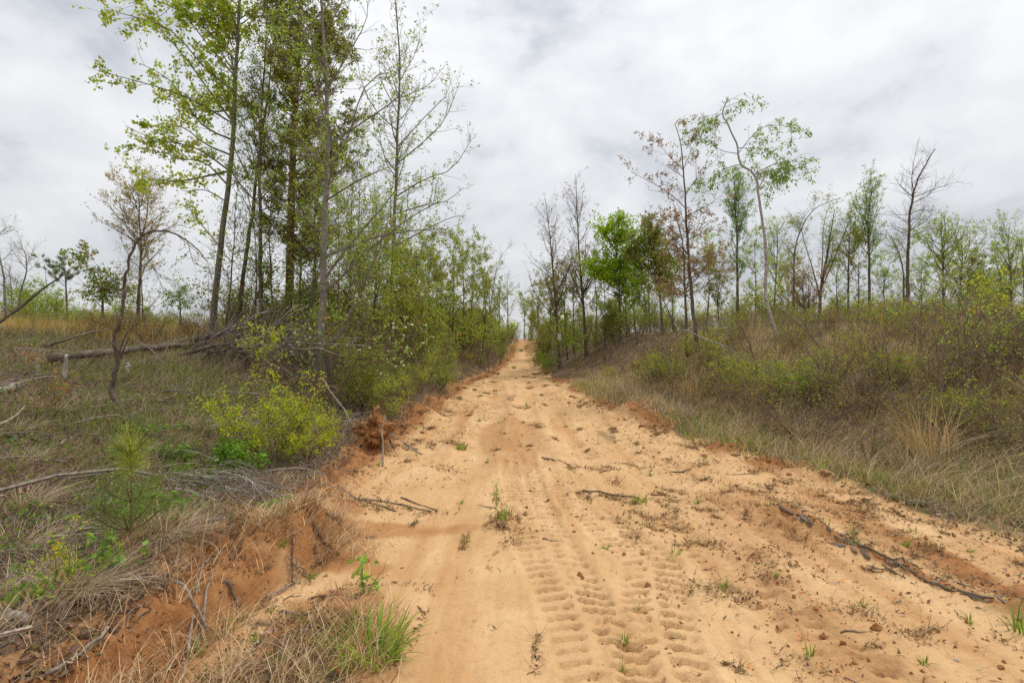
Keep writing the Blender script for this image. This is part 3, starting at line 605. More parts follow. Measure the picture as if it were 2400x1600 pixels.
tree('birch_tree', 'bent white-barked tree with kinked top and dangling green leaves', [(1822, 820), (1812, 760), (1797, 697), (1794, 563), (1783, 487), (1771, 410), (1740, 387), (1732, 361), (1728, 334), (1709, 288), (1695, 265), (1709, 225)], 14, 9, 203, M_WHITE,
     limbs=[[(1768, 405), (1827, 380), (1889, 380)], [(1736, 353), (1766, 315), (1804, 296), (1866, 311)], [(1735, 340), (1789, 345), (1843, 365), (1880, 395)], [(1738, 390), (1700, 395), (1659, 430), (1640, 470)], [(1732, 365), (1690, 357), (1651, 341)], [(1705, 282), (1659, 296), (1602, 322)], [(1697, 267), (1660, 282)], [(1702, 245), (1740, 240), (1770, 262)],
            [(1765, 410), (1790, 425), (1820, 430)], [(1766, 407), (1800, 400), (1830, 400)], [(1775, 440), (1800, 410), (1840, 385)], [(1700, 235), (1725, 225), (1755, 235)]],
     t0=.55, n1=10, L1=.8, a1=(45, 80), up1=-.1, n2=130, L2=.5, up2=-.35, n3=330, L3=.25, nl=4340, ls=0.071, pal=[(.13, .20, .035, 5), (.19, .25, .06, 3), (.09, .15, .03, 3)], clus=3, droop=.9, wr=.5, depth_ok=False, rt=.3)
tree('maple_tree', 'slender maroon-budded tree with a white paper notice on its stem', [(1312, 830), (1303, 720), (1296, 640), (1288, 544), (1279, 468)], 25, 7, 204, M_DARK, t0=.28, n1=44, L1=2.5, a1=(38, 62), up1=.45, n2=260, L2=.65, n3=520, nl=2325, ls=0.059, pal=RED[:3], clus=3, tips=True)
tree('maple_tree', 'taller maroon-budded thin tree just right of the notice tree', [(1374, 820), (1366, 700), (1357, 583), (1350, 408)], 25, 8, 205, M_DARK, t0=.25, n1=54, L1=2.3, a1=(32, 58), up1=.5, n2=320, L2=.65, n3=650, nl=2945, ls=0.059, pal=RED[:3], clus=3, tips=True)
def clumps(name, label, trunk, d, wpx, seed, blobs, nl, ls, pal, group=None, bark=None, wr=.6):
    """a tree whose crown hangs in separate leaf masses; blobs = (px, py, rx px, rz px)"""
    rng = np.random.default_rng(seed); pts = [pxp(a, b, d) for a, b in trunk]; base = pts[0].copy(); base[2] = float(zg(base[0], base[1])); pts[0][2] = base[2] - .05
    T = resample(pts, 16); r0 = wpx / F * d * .5; TR = r0 * np.linspace(1, .3, 16); w = MB(); tubes(w, T[None], TR[None], 7)
    cr = MB(); tot = sum(b[2] * b[3] for b in blobs)
    for bx, by, rx, rz in blobs:
        c = pxp(bx, by, d); sx, sz = rx / F * d, rz / F * d
        k = max(5, int(16 * rx * rz / 2500)); e = c + nrm(rng.normal(size=(k, 3))) * np.array([sx, sx, sz]) * rng.random((k, 1)) ** .4
        j = np.clip(np.searchsorted(T[:, 2], c[2] - sz * 1.3), 2, 15); st = T[rng.integers(max(1, j - 3), j + 1, k)]
        mid = (st + e) / 2 + rng.normal(size=(k, 3)) * .12 + np.array([0, 0, -.1 * sz]); P = np.stack([resample([a, b_, c_], 6) for a, b_, c_ in zip(st, mid, e)])
        Rr = np.full((k, 1), max(.012, r0 * .3)) * np.linspace(1, .25, 6)[None]; tubes(w, P, Rr, 4)
        P2, R2 = spawn(rng, P, Rr, k * 7, .35, 1, max(.35, sx * .42), (30 * D2R, 70 * D2R), .15, .15, 4, .6, .01, .003); tubes(w, P2, R2, 3)
        P3, R3 = spawn(rng, P2, R2, k * 22, .2, 1, .25, (30 * D2R, 70 * D2R), .1, .15, 3, .6, .01, .002)
        n = int(nl * rx * rz / tot); pos, dr = along(rng, P3, n, 0, 1); leaves(rng, cr, pos + rng.normal(size=(n, 3)) * ls * .5, dr, ls, pal, wr, .35)
    root = empty(name, base); tag(root, label, 'tree', group); link('trunk', w.mesh('trunk', bark or M_DARK, base), root); link('crown', cr.mesh('crown', M_LEAF, base, False), root)
clumps('maple_tree', 'vivid green leafy maple standing out among the budding trees', [(1452, 830), (1452, 700), (1446, 620), (1440, 530)], 23, 7, 206, [(1432, 525, 50, 22), (1450, 552, 30, 20), (1418, 590, 26, 16), (1425, 622, 62, 26), (1400, 640, 34, 18), (1468, 640, 40, 18), (1450, 515, 34, 12), (1385, 640, 20, 12), (1395, 535, 14, 10), (1455, 590, 24, 14), (1490, 545, 22, 14), (1378, 610, 16, 12), (1475, 610, 26, 14)], 8500, .115, VIV)
clumps('oak_tree', 'rust and olive leafed tree crowded against the vivid green maple', [(1553, 830), (1550, 730), (1540, 640), (1530, 560)], 22, 7, 207, [(1530, 560, 44, 34), (1545, 620, 55, 34), (1500, 600, 36, 26), (1510, 650, 40, 22), (1565, 660, 34, 20), (1520, 515, 34, 24), (1480, 560, 25, 25)], 10000, .10, [(.13, .16, .024, 6), (.17, .12, .04, 1), (.17, .175, .03, 4), (.08, .11, .016, 3)])
tree('sweetgum_tree', 'egg-shaped fresh green tree on a straight stem behind the red-leaved oak', [(1729, 770), (1727, 640), (1726, 544), (1722, 470), (1722, 425)], 28, 8, 208, M_DARK, t0=.3, n1=50, L1=1.7, a1=(22, 42), up1=.6, prof='egg', n2=300, L2=.7, n3=700, nl=6510, ls=0.076, pal=[(.12, .20, .05, 5), (.17, .25, .06, 4), (.08, .14, .04, 3)], maxL=1.6)
tree('elm_tree', 'light olive rounded tree between the white-barked tree and the red-leaved oak', [(1812, 760), (1816, 680), (1820, 600), (1822, 525)], 30, 6, 209, M_DARK, t0=.15, n1=44, L1=1.6, a1=(35, 65), prof='egg', n2=240, n3=500, nl=4030, ls=0.071, pal=LTG)
tree('elm_tree', 'leaning sparse tree whose top sweeps over to one side', [(1858, 775), (1861, 650), (1864, 583), (1882, 529), (1908, 491), (1940, 474), (1970, 464)], 22, 6, 210, M_DARK, limbs=[[(1863, 600), (1830, 560), (1800, 545)], [(1884, 527), (1850, 520), (1835, 530)]], t0=.3, n1=34, L1=.9, a1=(45, 85), n2=150, n3=360, nl=1705, ls=0.059, pal=BUD, depth_ok=False)
tree('elm_tree', 'many-stemmed vase-shaped tree with bare twig tips', [(1920, 760), (1922, 690), (1930, 640), (1942, 570), (1955, 490)], 26, 9, 211, M_DARK, limbs=[[(1921, 690), (1905, 620), (1890, 560), (1882, 510)], [(1921, 690), (1945, 640), (1975, 590), (1990, 530)], [(1922, 680), (1920, 600), (1915, 530), (1922, 490)], [(1922, 685), (1950, 600), (1970, 530), (1975, 480)], [(1921, 695), (1895, 650), (1872, 600)], [(1921, 690), (1935, 600), (1938, 520)]],
     t0=.35, n1=20, L1=1.2, a1=(20, 40), n2=260, L2=.6, n3=600, nl=2325, ls=0.063, pal=LTG)
tree('oak_tree', 'narrow rusty green tree between the vase-shaped tree and the tall narrow gum', [(1988, 770), (1988, 680), (1990, 600), (1995, 500)], 25, 6, 212, M_DARK, t0=.35, n1=36, L1=1.0, a1=(30, 55), prof='egg', n2=200, n3=420, nl=3410, ls=0.067, pal=LTG + RUST[:2])
tree('sweetgum_tree', 'tall narrow green gum tree beside the bare leafless tree', [(2038, 770), (2037, 640), (2035, 510), (2046, 426)], 24, 8, 213, M_DARK, t0=.35, n1=50, L1=1.25, a1=(28, 50), up1=.5, prof='egg', n2=260, n3=560, nl=4495, ls=0.071, pal=[(.13, .20, .05, 5), (.18, .25, .06, 4)])
tree('ash_tree', 'leafless dark-trunked tree with a wide fan of bare twigs', [(2128, 800), (2128, 720), (2131, 598), (2137, 503), (2144, 475), (2150, 440), (2163, 405), (2198, 346)], 19, 9.5, 214, M_DARK,
     limbs=[[(2144, 479), (2191, 451), (2220, 420), (2247, 402)], [(2140, 470), (2135, 420), (2130, 390), (2128, 363)], [(2139, 460), (2115, 430), (2103, 408)], [(2134, 550), (2100, 530), (2085, 523)], [(2134, 552), (2170, 540), (2200, 531)], [(2137, 505), (2115, 500), (2100, 495)], [(2150, 440), (2140, 410), (2160, 370)], [(2160, 465), (2200, 440), (2235, 430)], [(2137, 500), (2165, 490), (2190, 500)], [(2131, 600), (2105, 570), (2080, 560)], [(2134, 545), (2160, 515), (2185, 520)]],
     t0=.35, n1=26, L1=1.1, a1=(45, 75), n2=260, L2=.5, n3=700, L3=.25, nl=0, rt=.2)
tree('ash_tree', 'thin leaning bare stem close beside the leafless tree', [(2120, 800), (2118, 700), (2112, 620), (2090, 560), (2075, 540)], 19.5, 6, 215, M_DARK, t0=.4, n1=16, L1=.8, n2=70, n3=160, nl=465, ls=0.050, pal=LTG)
tree('hickory_tree', 'broad light green tree next beyond the leafless tree', [(2214, 780), (2213, 700), (2212, 600), (2210, 520)], 24, 7, 216, M_DARK, t0=.2, n1=44, L1=1.6, a1=(40, 65), prof='egg', n2=240, n3=520, nl=4650, ls=0.076, pal=LTG)
tree('hickory_tree', 'golden olive tree behind the broad light green tree', [(2245, 780), (2250, 690), (2255, 600), (2250, 540)], 26, 6, 217, M_DARK, t0=.2, n1=40, L1=1.9, a1=(40, 65), prof='egg', n2=220, n3=460, nl=3720, ls=0.076, pal=OLV + LTG)
tree('hickory_tree', 'small pale trunk leaning sharply beneath the broad light green tree', [(2172, 775), (2185, 725), (2200, 680), (2215, 640)], 21, 6, 218, M_PALE, t0=.4, n1=14, L1=.8, n2=60, n3=130, nl=775, ls=0.059, pal=LTG)
clumps('willow_tree', 'low dome-shaped olive green tree mass near the frame edge', [(2320, 780), (2318, 700), (2317, 640)], 30, 8, 219, [(2317, 640, 58, 34), (2280, 660, 40, 26), (2355, 660, 44, 30), (2317, 680, 60, 26)], 9000, .10, OLV + [(.10, .17, .03, 5)])
tree('hornbeam_tree', 'sparse upright tree in front of the dome-shaped olive tree', [(2368, 780), (2370, 650), (2364, 590), (2368, 531)], 22, 6, 220, M_DARK, t0=.3, n1=36, L1=1.1, a1=(28, 50), prof='egg', n2=180, n3=380, nl=2325, ls=0.059, pal=LTG)
tree('hornbeam_tree', 'slim sapling leaning at the frame edge above golden shrubs', [(2405, 790), (2400, 660), (2395, 560)], 20, 6, 221, M_DARK, t0=.3, n1=30, L1=1.1, n2=150, n3=300, nl=1860, ls=0.059, pal=LTG)
tree('hornbeam_tree', 'thin crooked stem reaching out from beneath the rust and olive tree', [(1592, 800), (1575, 750), (1560, 715), (1545, 690)], 18, 7, 222, M_DARK, t0=.4, n1=14, L1=.9, n2=70, n3=150, nl=775, ls=0.059, pal=GR)
k_ = 0
for px_, py0, py1, d_, nl_, pal_ in ((1345, 815, 600, 28, 700, OLV), (1395, 815, 590, 27, 700, OLV), (1418, 820, 640, 24, 700, LTG), (1470, 820, 640, 25, 900, GR), (1490, 820, 600, 26, 800, LTG), (1505, 820, 640, 24, 700, GR), (1525, 820, 560, 27, 900, OLV), (1578, 815, 600, 24, 900, LTG), (1655, 790, 560, 25, 900, LTG),
                                     (1690, 780, 610, 24, 900, OLV), (1770, 780, 560, 28, 900, LTG), (1845, 770, 620, 26, 700, LTG), (1880, 760, 640, 20, 240, RED), (1896, 760, 650, 20, 240, RED), (1965, 760, 620, 27, 700, LTG), (2010, 760, 560, 26, 900, OLV), (2085, 765, 600, 26, 700, LTG), (2165, 765, 620, 27, 700, LTG),
                                     (2280, 765, 600, 27, 900, OLV), (2340, 765, 590, 26, 900, LTG)):
    rg = np.random.default_rng(300 + k_); j = rg.normal(size=3) * 6
    tree('sapling', {id(OLV): 'olive', id(LTG): 'light green', id(GR): 'green', id(RED): 'red-budded'}[id(pal_)] + ' thin young tree in the row by ' + near(pxp(px_, 800, d_)[0], d_), [(px_, py0), (px_ + j[0], (py0 + py1) / 2), (px_ + j[1], py1)], d_, 4, 300 + k_, M_DARK, group='thin young trees in the row behind the brushy bank', t0=.25, n1=22, L1=1.2, a1=(30, 60), prof='egg', n2=80, n3=130, nl=nl_ * 3, ls=0.078, pal=pal_); k_ += 1
# --- along the lane: trees lining both sides towards the crest
LANE = [(985, 800, 590, 17, GR), (1010, 810, 560, 20, OLV), (1035, 800, 575, 22, GR), (1060, 810, 560, 24, GR), (1085, 800, 575, 26, GR), (1105, 805, 590, 27, OLV), (1130, 805, 625, 30, GR), (950, 800, 600, 15, OLV), (890, 810, 610, 13, GR),
        (1150, 800, 640, 34, OLV), (1172, 800, 665, 40, GR), (965, 800, 570, 21, GR), (1265, 800, 670, 38, OLV), (1285, 800, 640, 32, OLV), (1330, 810, 640, 27, GR), (1245, 800, 715, 48, OLV)]
for k, (px_, py0, py1, d_, pal_) in enumerate(LANE):
    rg = np.random.default_rng(400 + k); j = rg.normal(size=3) * 5
    tree('young_tree', ('olive-tinted ' if pal_ is OLV else 'green ') + 'leafy young tree crowding the lane by ' + near(pxp(px_, 800, d_)[0], d_), [(px_, py0), (px_ + j[0], (py0 + py1) / 2), (px_ + j[1], py1)], d_, 4.5, 400 + k, M_DARK, group='leafy young trees lining the lane', t0=.12, n1=30, L1=1.5, a1=(35, 65), prof='egg', n2=130, n3=240, nl=3600, ls=.085, pal=pal_ + OLV[:2])
tree('locust_tree', 'bare grey tree at the bend of the lane with pale twigs', [(1190, 800), (1190, 720), (1188, 640)], 42, 4, 450, M_PALE, t0=.35, n1=24, L1=1.9, a1=(40, 70), n2=120, n3=280, nl=0)
tree('locust_tree', 'leaning bare pale twigs above the green lane-side trees', [(1140, 790), (1155, 680), (1170, 610), (1200, 570)], 32, 3.5, 451, M_PALE, t0=.4, n1=18, L1=1.3, a1=(20, 40), n2=70, n3=150, nl=0)
tree('sweetgum_tree', 'small pale green tree standing alone beyond the lane crest', [(1229, 805), (1229, 760), (1231, 712)], 75, 3.5, 452, M_PALE, t0=.35, n1=30, L1=2.6, a1=(25, 50), prof='egg', n2=150, L2=.8, n3=300, nl=1800, ls=.14, pal=LTG)
tree('sweetgum_tree', 'thin leaning stem beside the lone pale tree beyond the crest', [(1238, 805), (1242, 760), (1252, 725)], 72, 2.5, 453, M_PALE, t0=.4, n1=16, L1=1.6, n2=60, n3=120, nl=500, ls=.12, pal=LTG)
# distant wood on the skyline
def far_wood():
    rng = np.random.default_rng(77); mb = MB(); w = MB()
    n = 260; x = rng.uniform(-190, 190, n); y = rng.uniform(85, 170, n); keep = np.abs(x - 2) > 1.2; x, y = x[keep], y[keep]; n = len(x)
    z = zg(x, y); h = rng.uniform(3, 6.5, n) * np.where(rng.random(n) < .1, 1.4, 1)
    P = np.stack([np.stack([x, y, z - .1], 1), np.stack([x, y, z + h * .5], 1), np.stack([x + rng.normal(size=n) * .3, y, z + h], 1)], 1)
    tubes(w, P, np.array([[.10, .07, .02]]).repeat(n, 0), 3)
    k = 42; c = np.repeat(np.stack([x, y, z + h * .62], 1), k, 0) + nrm(rng.normal(size=(n * k, 3))) * np.repeat(np.stack([h * .26, h * .26, h * .4], 1), k, 0) * rng.random((n * k, 1)) ** .4
    leaves(rng, mb, c, rng.normal(size=c.shape), .62, LTG + OLV, .7, .2)
    o = link('distant_wood', w.mesh('distant_wood', M_TWIG)); o['kind'] = 'stuff'; tag(o, 'far-off wood of pale spring trees along the skyline', 'wood')
    c_ = link('foliage', mb.mesh('foliage', M_LEAF, (0, 0, 0), False), o); c_['kind'] = 'stuff'
far_wood()

# ------------------------------------------------------------------ shrub and clump patterns (built once, then copied)
def shrub_proto(seed, stems=9, lean=(5, 35), n2=60, L2=.32, n3=180, L3=.14, nl=900, ls=.04, pal=OLV, wr=.55, tips=False, clus=3, rs=.008, H=1.0, bark=None, twcol=None):
    rng = np.random.default_rng(seed); w = MB(); cr = MB()
    az = rng.uniform(0, 2 * np.pi, stems); a = np.radians(rng.uniform(*lean, stems)); M = 7
    d = np.stack([np.sin(a) * np.cos(az), np.sin(a) * np.sin(az), np.cos(a)], 1); p = np.stack([.07 * np.cos(az), .07 * np.sin(az), -.05 + 0 * az], 1) * rng.uniform(.3, 1.3, (stems, 1)); P = [p]
    Ln = H * rng.uniform(.55, 1.1, stems)
    for _ in range(M - 1):
        d = nrm(d + rng.normal(size=d.shape) * .11 + np.array([0, 0, .02])); P.append(P[-1] + d * (Ln / (M - 1))[:, None])
    P = np.stack(P, 1); Rr = rs * rng.uniform(.6, 1.2, (stems, 1)) * np.linspace(1, .3, M)[None]; tubes(w, P, Rr, 4)
    P2, R2 = spawn(rng, P, Rr, n2, .2, 1, L2 * H, (25 * D2R, 60 * D2R), .25, .14, 5, .7, .012, .0022); tubes(w, P2, R2, 3)
    tw = P2
    if n3:
        P3, R3 = spawn(rng, P2, R2, n3, .15, 1, L3 * H, (25 * D2R, 65 * D2R), .15, .14, 4, .8, .012, .0016); tubes(w, P3, R3, 3); tw = P3
    if nl:
        k = nl // clus; pos, dr = along(rng, tw, k, .6 if tips else .1, 1)
        pos = np.repeat(pos, clus, 0) + rng.normal(size=(k * clus, 3)) * ls * .6; leaves(rng, cr, pos, np.repeat(dr, clus, 0), ls, pal, wr, .25)
    return w.mesh('stem', bark or M_TWIG), (cr.mesh('foliage', M_LEAF, (0, 0, 0), False) if nl else None)
def clump_proto(seed, n=170, h=(.2, 1.0), lean=(.05, 1.5), w=.006, pal=None, sp=.12, seg=4, green=0):
    rng = np.random.default_rng(seed); mb = MB(); az = rng.uniform(0, 2 * np.pi, n); r = sp * np.sqrt(rng.random(n))
    pos = np.stack([r * np.cos(az), r * np.sin(az), 0 * r - .02], 1)
    blades(rng, mb, pos, rng.uniform(*h, n), w, rng.uniform(*lean, n), pal, seg, .3, .7, az + rng.normal(size=n) * .8)
    if green:
        pos = pos[:green] * 1.2; blades(rng, mb, pos, rng.uniform(.12, .3, green), w, rng.uniform(.2, .9, green), GRASS, 3, .3, .7)
    return mb.mesh('grass_clump', M_DRY, (0, 0, 0), False)
TAN = [(.45, .33, .19, 5), (.36, .25, .14, 4), (.54, .42, .27, 2), (.27, .18, .10, 3)]
GREYTAN = [(.31, .235, .165, 5), (.38, .30, .215, 4), (.23, .165, .11, 4), (.47, .39, .29, 1.5), (.31, .20, .11, 2)]
GRASS = [(.13, .19, .03, 5), (.19, .26, .045, 4), (.09, .135, .022, 3), (.26, .27, .07, 1)]
YEL = [(.235, .265, .018, 5), (.31, .32, .025, 3), (.16, .20, .018, 4), (.32, .25, .025, 1)]
MIX = [(.15, .165, .03, 5), (.21, .20, .04, 3), (.11, .13, .022, 3), (.22, .13, .05, 1)]
SH = {
    'twig': [shrub_proto(500 + i, 9, (5, 42), 80, .38, 150, .18, 130, .042, RUST + OLV[:2], tips=True, rs=.011) for i in range(4)],
    'olive': [shrub_proto(510 + i, 9, (4, 34), 80, .34, 200, .15, 620, .044, MIX, rs=.010) for i in range(4)],
    'green': [shrub_proto(520 + i, 9, (4, 36), 80, .32, 240, .15, 1500, .046, GR) for i in range(3)],
    'yellow': [shrub_proto(530 + i, 8, (4, 32), 80, .32, 240, .15, 1300, .042, [(.22, .28, .03, 5), (.19, .22, .03, 4), (.30, .22, .04, 2)]) for i in range(2)],
    'rust': [shrub_proto(540 + i, 9, (4, 34), 90, .34, 260, .15, 520, .042, RUST) for i in range(2)],
    'ever': [shrub_proto(550 + i, 9, (2, 26), 110, .34, 340, .15, 3400, .05, CED + [(.10, .13, .02, 5)], wr=.3) for i in range(2)],
}
CL = {'tan': [clump_proto(560 + i, 60 + 35 * i, pal=TAN, green=40, sp=.10 + .04 * i) for i in range(4)], 'grey': [clump_proto(570 + i, 120 + 40 * i, (.15, .6), (.5, 1.9), .006, GREYTAN, .16, 4, 50) for i in range(4)],
      'green': [clump_proto(580 + i, 110, (.12, .32), (.2, 1.0), .008, GRASS, .10, 3) for i in range(4)]}
NAMES = {'twig': 'twiggy_shrub', 'olive': 'olive_shrub', 'green': 'green_shrub', 'yellow': 'yellow_shrub', 'rust': 'rusty_shrub', 'ever': 'cedar_bush'}
def put_shrub(kind, x, y, h, rng, label, group, wide=1.0):
    w, c = SH[kind][rng.integers(len(SH[kind]))]
    o = empty(NAMES[kind], (x, y, float(zg(x, y)) - .02), rng.uniform(0, 6.28)); o.scale = (h * wide, h * wide, h); tag(o, label, 'shrub', group)
    link('stem', w, o)
    if c is not None: link('foliage', c, o)
    return o
def put_clump(kind, x, y, h, rng, label, group, wide=1.0):
    o = link({'tan': 'dry_grass_clump', 'grey': 'flattened_grass_clump', 'green': 'grass_tuft'}[kind], CL[kind][rng.integers(len(CL[kind]))])
    o.location = (x, y, float(zg(x, y)) - .01); o.rotation_euler = (0, 0, rng.uniform(0, 6.28)); o.scale = (h * wide, h * wide, h); tag(o, label, 'grass', group)
    return o
R = np.random.default_rng(9)
BR = {'twig': 'bare brown twiggy shrub with few leaves', 'olive': 'olive-leaved shrub in tangled brush', 'yellow': 'golden green shrub in tangled brush', 'rust': 'shrub with rust-orange young leaves', 'green': 'fresh green shrub in brown brush', 'ever': 'dark cedar bush in brown brush'}
def pick(names, w): return names[R.choice(len(names), p=np.array(w) / sum(w))]
# brushy bank opposite the fallen logs
n = 0
while n < 125:
    y = R.uniform(5.2, 26); u = R.uniform(.9, 16) if y > 9 else R.uniform(1.2, 9); x = float(xr(y)) + u
    if x > y * 1.12 + 1: continue
    if y < 7.5 and u < 2.2 and R.random() < .8: continue
    golden = x / y > .75
    kind = pick(['twig', 'olive', 'yellow', 'rust', 'green', 'ever'], [7, 4, 2.6 if golden else .6, .6, .6, .2])
    h = R.uniform(.5, 1.0) * (1 if y > 8 else .8) * (1 if u > 1.6 else .7)
    put_shrub(kind, x, y, h, R, size_word(h, .72, 1.0) + BR[kind] + ' by ' + near(x, y), 'shrubs of the brushy bank: ' + kind, R.uniform(.9, 1.3)); n += 1
n = 0
while n < 92:
    y = R.uniform(22, 48); x = float(xr(y)) + R.uniform(.4, 30)
    kind = pick(['twig', 'olive', 'yellow', 'green', 'ever'], [2, 5, 3, 3.5, .7])
    put_shrub(kind, x, y, R.uniform(1.1, 2.5), R, {'twig': 'tall bare shrub far back behind the brushy bank', 'olive': 'tall olive shrub far back behind the brushy bank', 'yellow': 'tall golden shrub far back behind the brushy bank', 'green': 'tall green shrub far back behind the brushy bank', 'ever': 'tall cedar bush far back behind the brushy bank'}[kind], 'tall shrubs behind the bank: ' + kind); n += 1
n = 0
while n < 34:
    y = R.uniform(7.5, 16); x = float(xr(y)) + R.uniform(1.2, 8)
    if x > y * 1.05: continue
    kind = pick(['twig', 'rust', 'olive', 'yellow'], [4, 1, 3.2, 2]); h = R.uniform(.6, 1.05)
    put_shrub(kind, x, y, h, R, size_word(h, .75, .95) + BR[kind] + ' amid ' + near(x, y).replace('the ', 'grass by the ', 1), 'middle shrubs of the brushy bank: ' + kind, R.uniform(1.0, 1.4)); n += 1
n = 0
while n < 26:
    y = R.uniform(5.4, 10.5); x = float(xr(y)) + R.uniform(.9, 6)
    if x > y * 1.1 + .4: continue
    kind = pick(['twig', 'olive', 'rust', 'yellow'], [7, 1.5, .8, 1]); h = R.uniform(.5, .95)
    put_shrub(kind, x, y, h, R, size_word(h, .65, .9) + BR[kind] + ' near ' + near(x, y), 'front shrubs of the brushy bank: ' + kind, R.uniform(.9, 1.2)); n += 1
n = 0
while n < 70:
    y = R.uniform(4.2, 18); u = R.uniform(.5, 7); x = float(xr(y)) + u
    if x > y * 1.1 + .5: continue
    kind = 'grey' if (y < 8 and R.random() < .85) or R.random() < .55 else 'tan'
    put_clump(kind, x, y, R.uniform(.7, 1.15) if kind == 'tan' else R.uniform(.8, 1.3), R, ('upright tan dry grass clump in the brush by ' if kind == 'tan' else 'collapsed grey-tan grass clump on the bank by ') + near(x, y), 'dry grass on the brushy bank: ' + kind, R.uniform(.8, 1.3)); n += 1
for px_, py_, h in ((1622, 950, 1.5), (1605, 945, 1.3), (1640, 940, 1.2), (2150, 1060, 1.0), (2185, 1075, 1.15), (2215, 1065, .9), (2130, 1040, .8), (1800, 960, .9), (1780, 950, .8), (1975, 830, 1.0), (1950, 835, .9), (1700, 930, .8)):
    p = hit(px_, py_); put_clump('tan', p[0], p[1], h, R, 'pale tan straight dry grass clump standing by ' + near(p[0], p[1]), 'dry grass on the brushy bank: tan', .75)
# thicket on the side of the tall stand, from the root plate to the crest
TH = {'twig': 'bare twiggy shrub in the thicket', 'olive': 'olive shrub in the thicket', 'green': 'green leafy shrub in the thicket', 'yellow': 'yellow-green shrub in the thicket', 'ever': 'dark cedar bush in the thicket'}
n = 0
while n < 140:
    y = 8.2 * (52 / 8.2) ** R.random(); u = R.uniform(.3, 6.5); x = float(xl(y)) - u
    if y < 13.5 and x < -.44 * y: continue
    kind = pick(['twig', 'olive', 'green', 'yellow', 'ever'], [3.6, 5.5, 2.4, 2.2, 1.0])
    h = R.uniform(.8, 1.9) * (.65 + .45 * S((y - 8) / 14)) * (.55 + .45 * S(u / 1.5))
    put_shrub(kind, x, y, float(h) * 1.2, R, size_word(h, .9, 1.5) + TH[kind] + ' by ' + near(x, y), 'thicket shrubs: ' + kind, R.uniform(.9, 1.25)); n += 1
n = 0
while n < 36:
    y = R.uniform(24, 62); x = float(xr(y)) + R.uniform(.3, 3.5)
    kind = pick(['twig', 'olive', 'rust', 'ever'], [3, 4, 1, 1.4])
    put_shrub(kind, x, y, R.uniform(.9, 2.1), R, {'twig': 'bare', 'olive': 'olive', 'rust': 'rusty', 'ever': 'dark cedar'}[kind] + ' shrub hugging the climbing lane below the maroon-budded trees', 'shrubs beside the climbing lane: ' + kind); n += 1
n = 0
while n < 26:
    y = R.uniform(8, 24); x = float(xr(y)) + R.uniform(.15, 1.6) if R.random() < .5 else float(xl(y)) - R.uniform(.1, .9)
    put_clump(pick(['tan', 'grey'], [1, 2]), x, y, R.uniform(.5, .8), R, 'dry grass clump along the shoulder of the dirt road', 'dry grass along the road shoulders'); n += 1
for k in range(40):
    if k < 28: y = R.uniform(23, 52); s_ = R.random() < .5; x = float(xl(y)) + R.uniform(-.5, .25) if s_ else float(xr(y)) + R.uniform(-.35, .5); h = R.uniform(.7, 1.5)
    else: y = R.uniform(64, 85); x = R.uniform(-3, 6); h = R.uniform(.7, 1.6)
    put_shrub(pick(['olive', 'green', 'twig'], [3, 2, 2]), x, y, h, R, 'bush pressing in on the narrow lane near the crest' if k < 28 else 'low bush on the ground beyond the lane crest', 'bushes pressing in on the lane' if k < 28 else 'low bushes beyond the crest')
n = 0
while n < 34:
    y = 8.4 * (26 / 8.4) ** R.random(); x = float(xl(y)) - R.uniform(.25, 1.5); kind = pick(['olive', 'yellow', 'green', 'rust'], [4, 3, 2, 1]); h = R.uniform(.4, .8)
    put_shrub(kind, x, y, h, R, 'low ' + {'olive': 'olive', 'yellow': 'yellow-green', 'green': 'green', 'rust': 'rust-tinged'}[kind] + ' plant at the skirt of the thicket by ' + near(x, y), 'low plants skirting the thicket: ' + kind, 1.3); n += 1
# open ground behind the logs: low golden brush
n = 0
while n < 110:
    y = R.uniform(10.5, 34); x = R.uniform(-1.05 * y - .5, -5.6)
    if x > float(xl(y)) - 4: continue
    if x > -.36 * y: continue
    kind = pick(['twig', 'rust', 'yellow', 'olive', 'green'], [3, 4, 4, 2, 1.4])
    h = R.uniform(.45, .85) * (1 + .8 * S((y - 18) / 12))
    put_shrub(kind, x, y, float(h), R, {'twig': 'thin bare brush', 'rust': 'rust-orange low shrub', 'yellow': 'golden green low shrub', 'olive': 'olive low shrub', 'green': 'light green low shrub'}[kind] + ' on the open ground by ' + near(x, y), 'low brush behind the logs: ' + kind, 1.2); n += 1
for px_, d_, h in ((60, 26, 2.2), (110, 27, 2.5), (40, 28, 2.4), (85, 30, 2.6), (140, 28, 1.9), (290, 24, 2.0), (180, 30, 1.6)):
    x = (px_ - 1200) / F * d_; put_shrub('green', x, d_, h, R, 'rounded light green bush on the skyline behind the dead leaning pole', 'light green bushes on the skyline', 1.15)
# ------------------------------------------------------------------ ground cover nobody could count
def scatter(rng, n, side, ymax, umax, dens=2.0, ymin=1.6):
    """random ground points off the road, thinning with distance"""
    y = ymin * (ymax / ymin) ** rng.random(n * 2)
    u = umax * rng.random(n * 2) ** 1.1
    x = xl(y) - u if side < 0 else xr(y) + u
    k = (np.abs(x) < y * 1.15 + 1.2); x, y, u = x[k][:n], y[k][:n], u[k][:n]
    return x, y, u
def stuff(name, mb, mat, label, cat):
    o = link(name, mb.mesh(name, mat, (0, 0, 0), False)); o['kind'] = 'stuff'; tag(o, label, cat); return o
def pts3(x, y, dz=0.0): return np.stack([x, y, zg(x, y) + dz], 1)
rg = np.random.default_rng(600)
GREEN_L = lambda x, y: S((fbm(x * .75, y * .75, 81, 4) + .08) / .25)
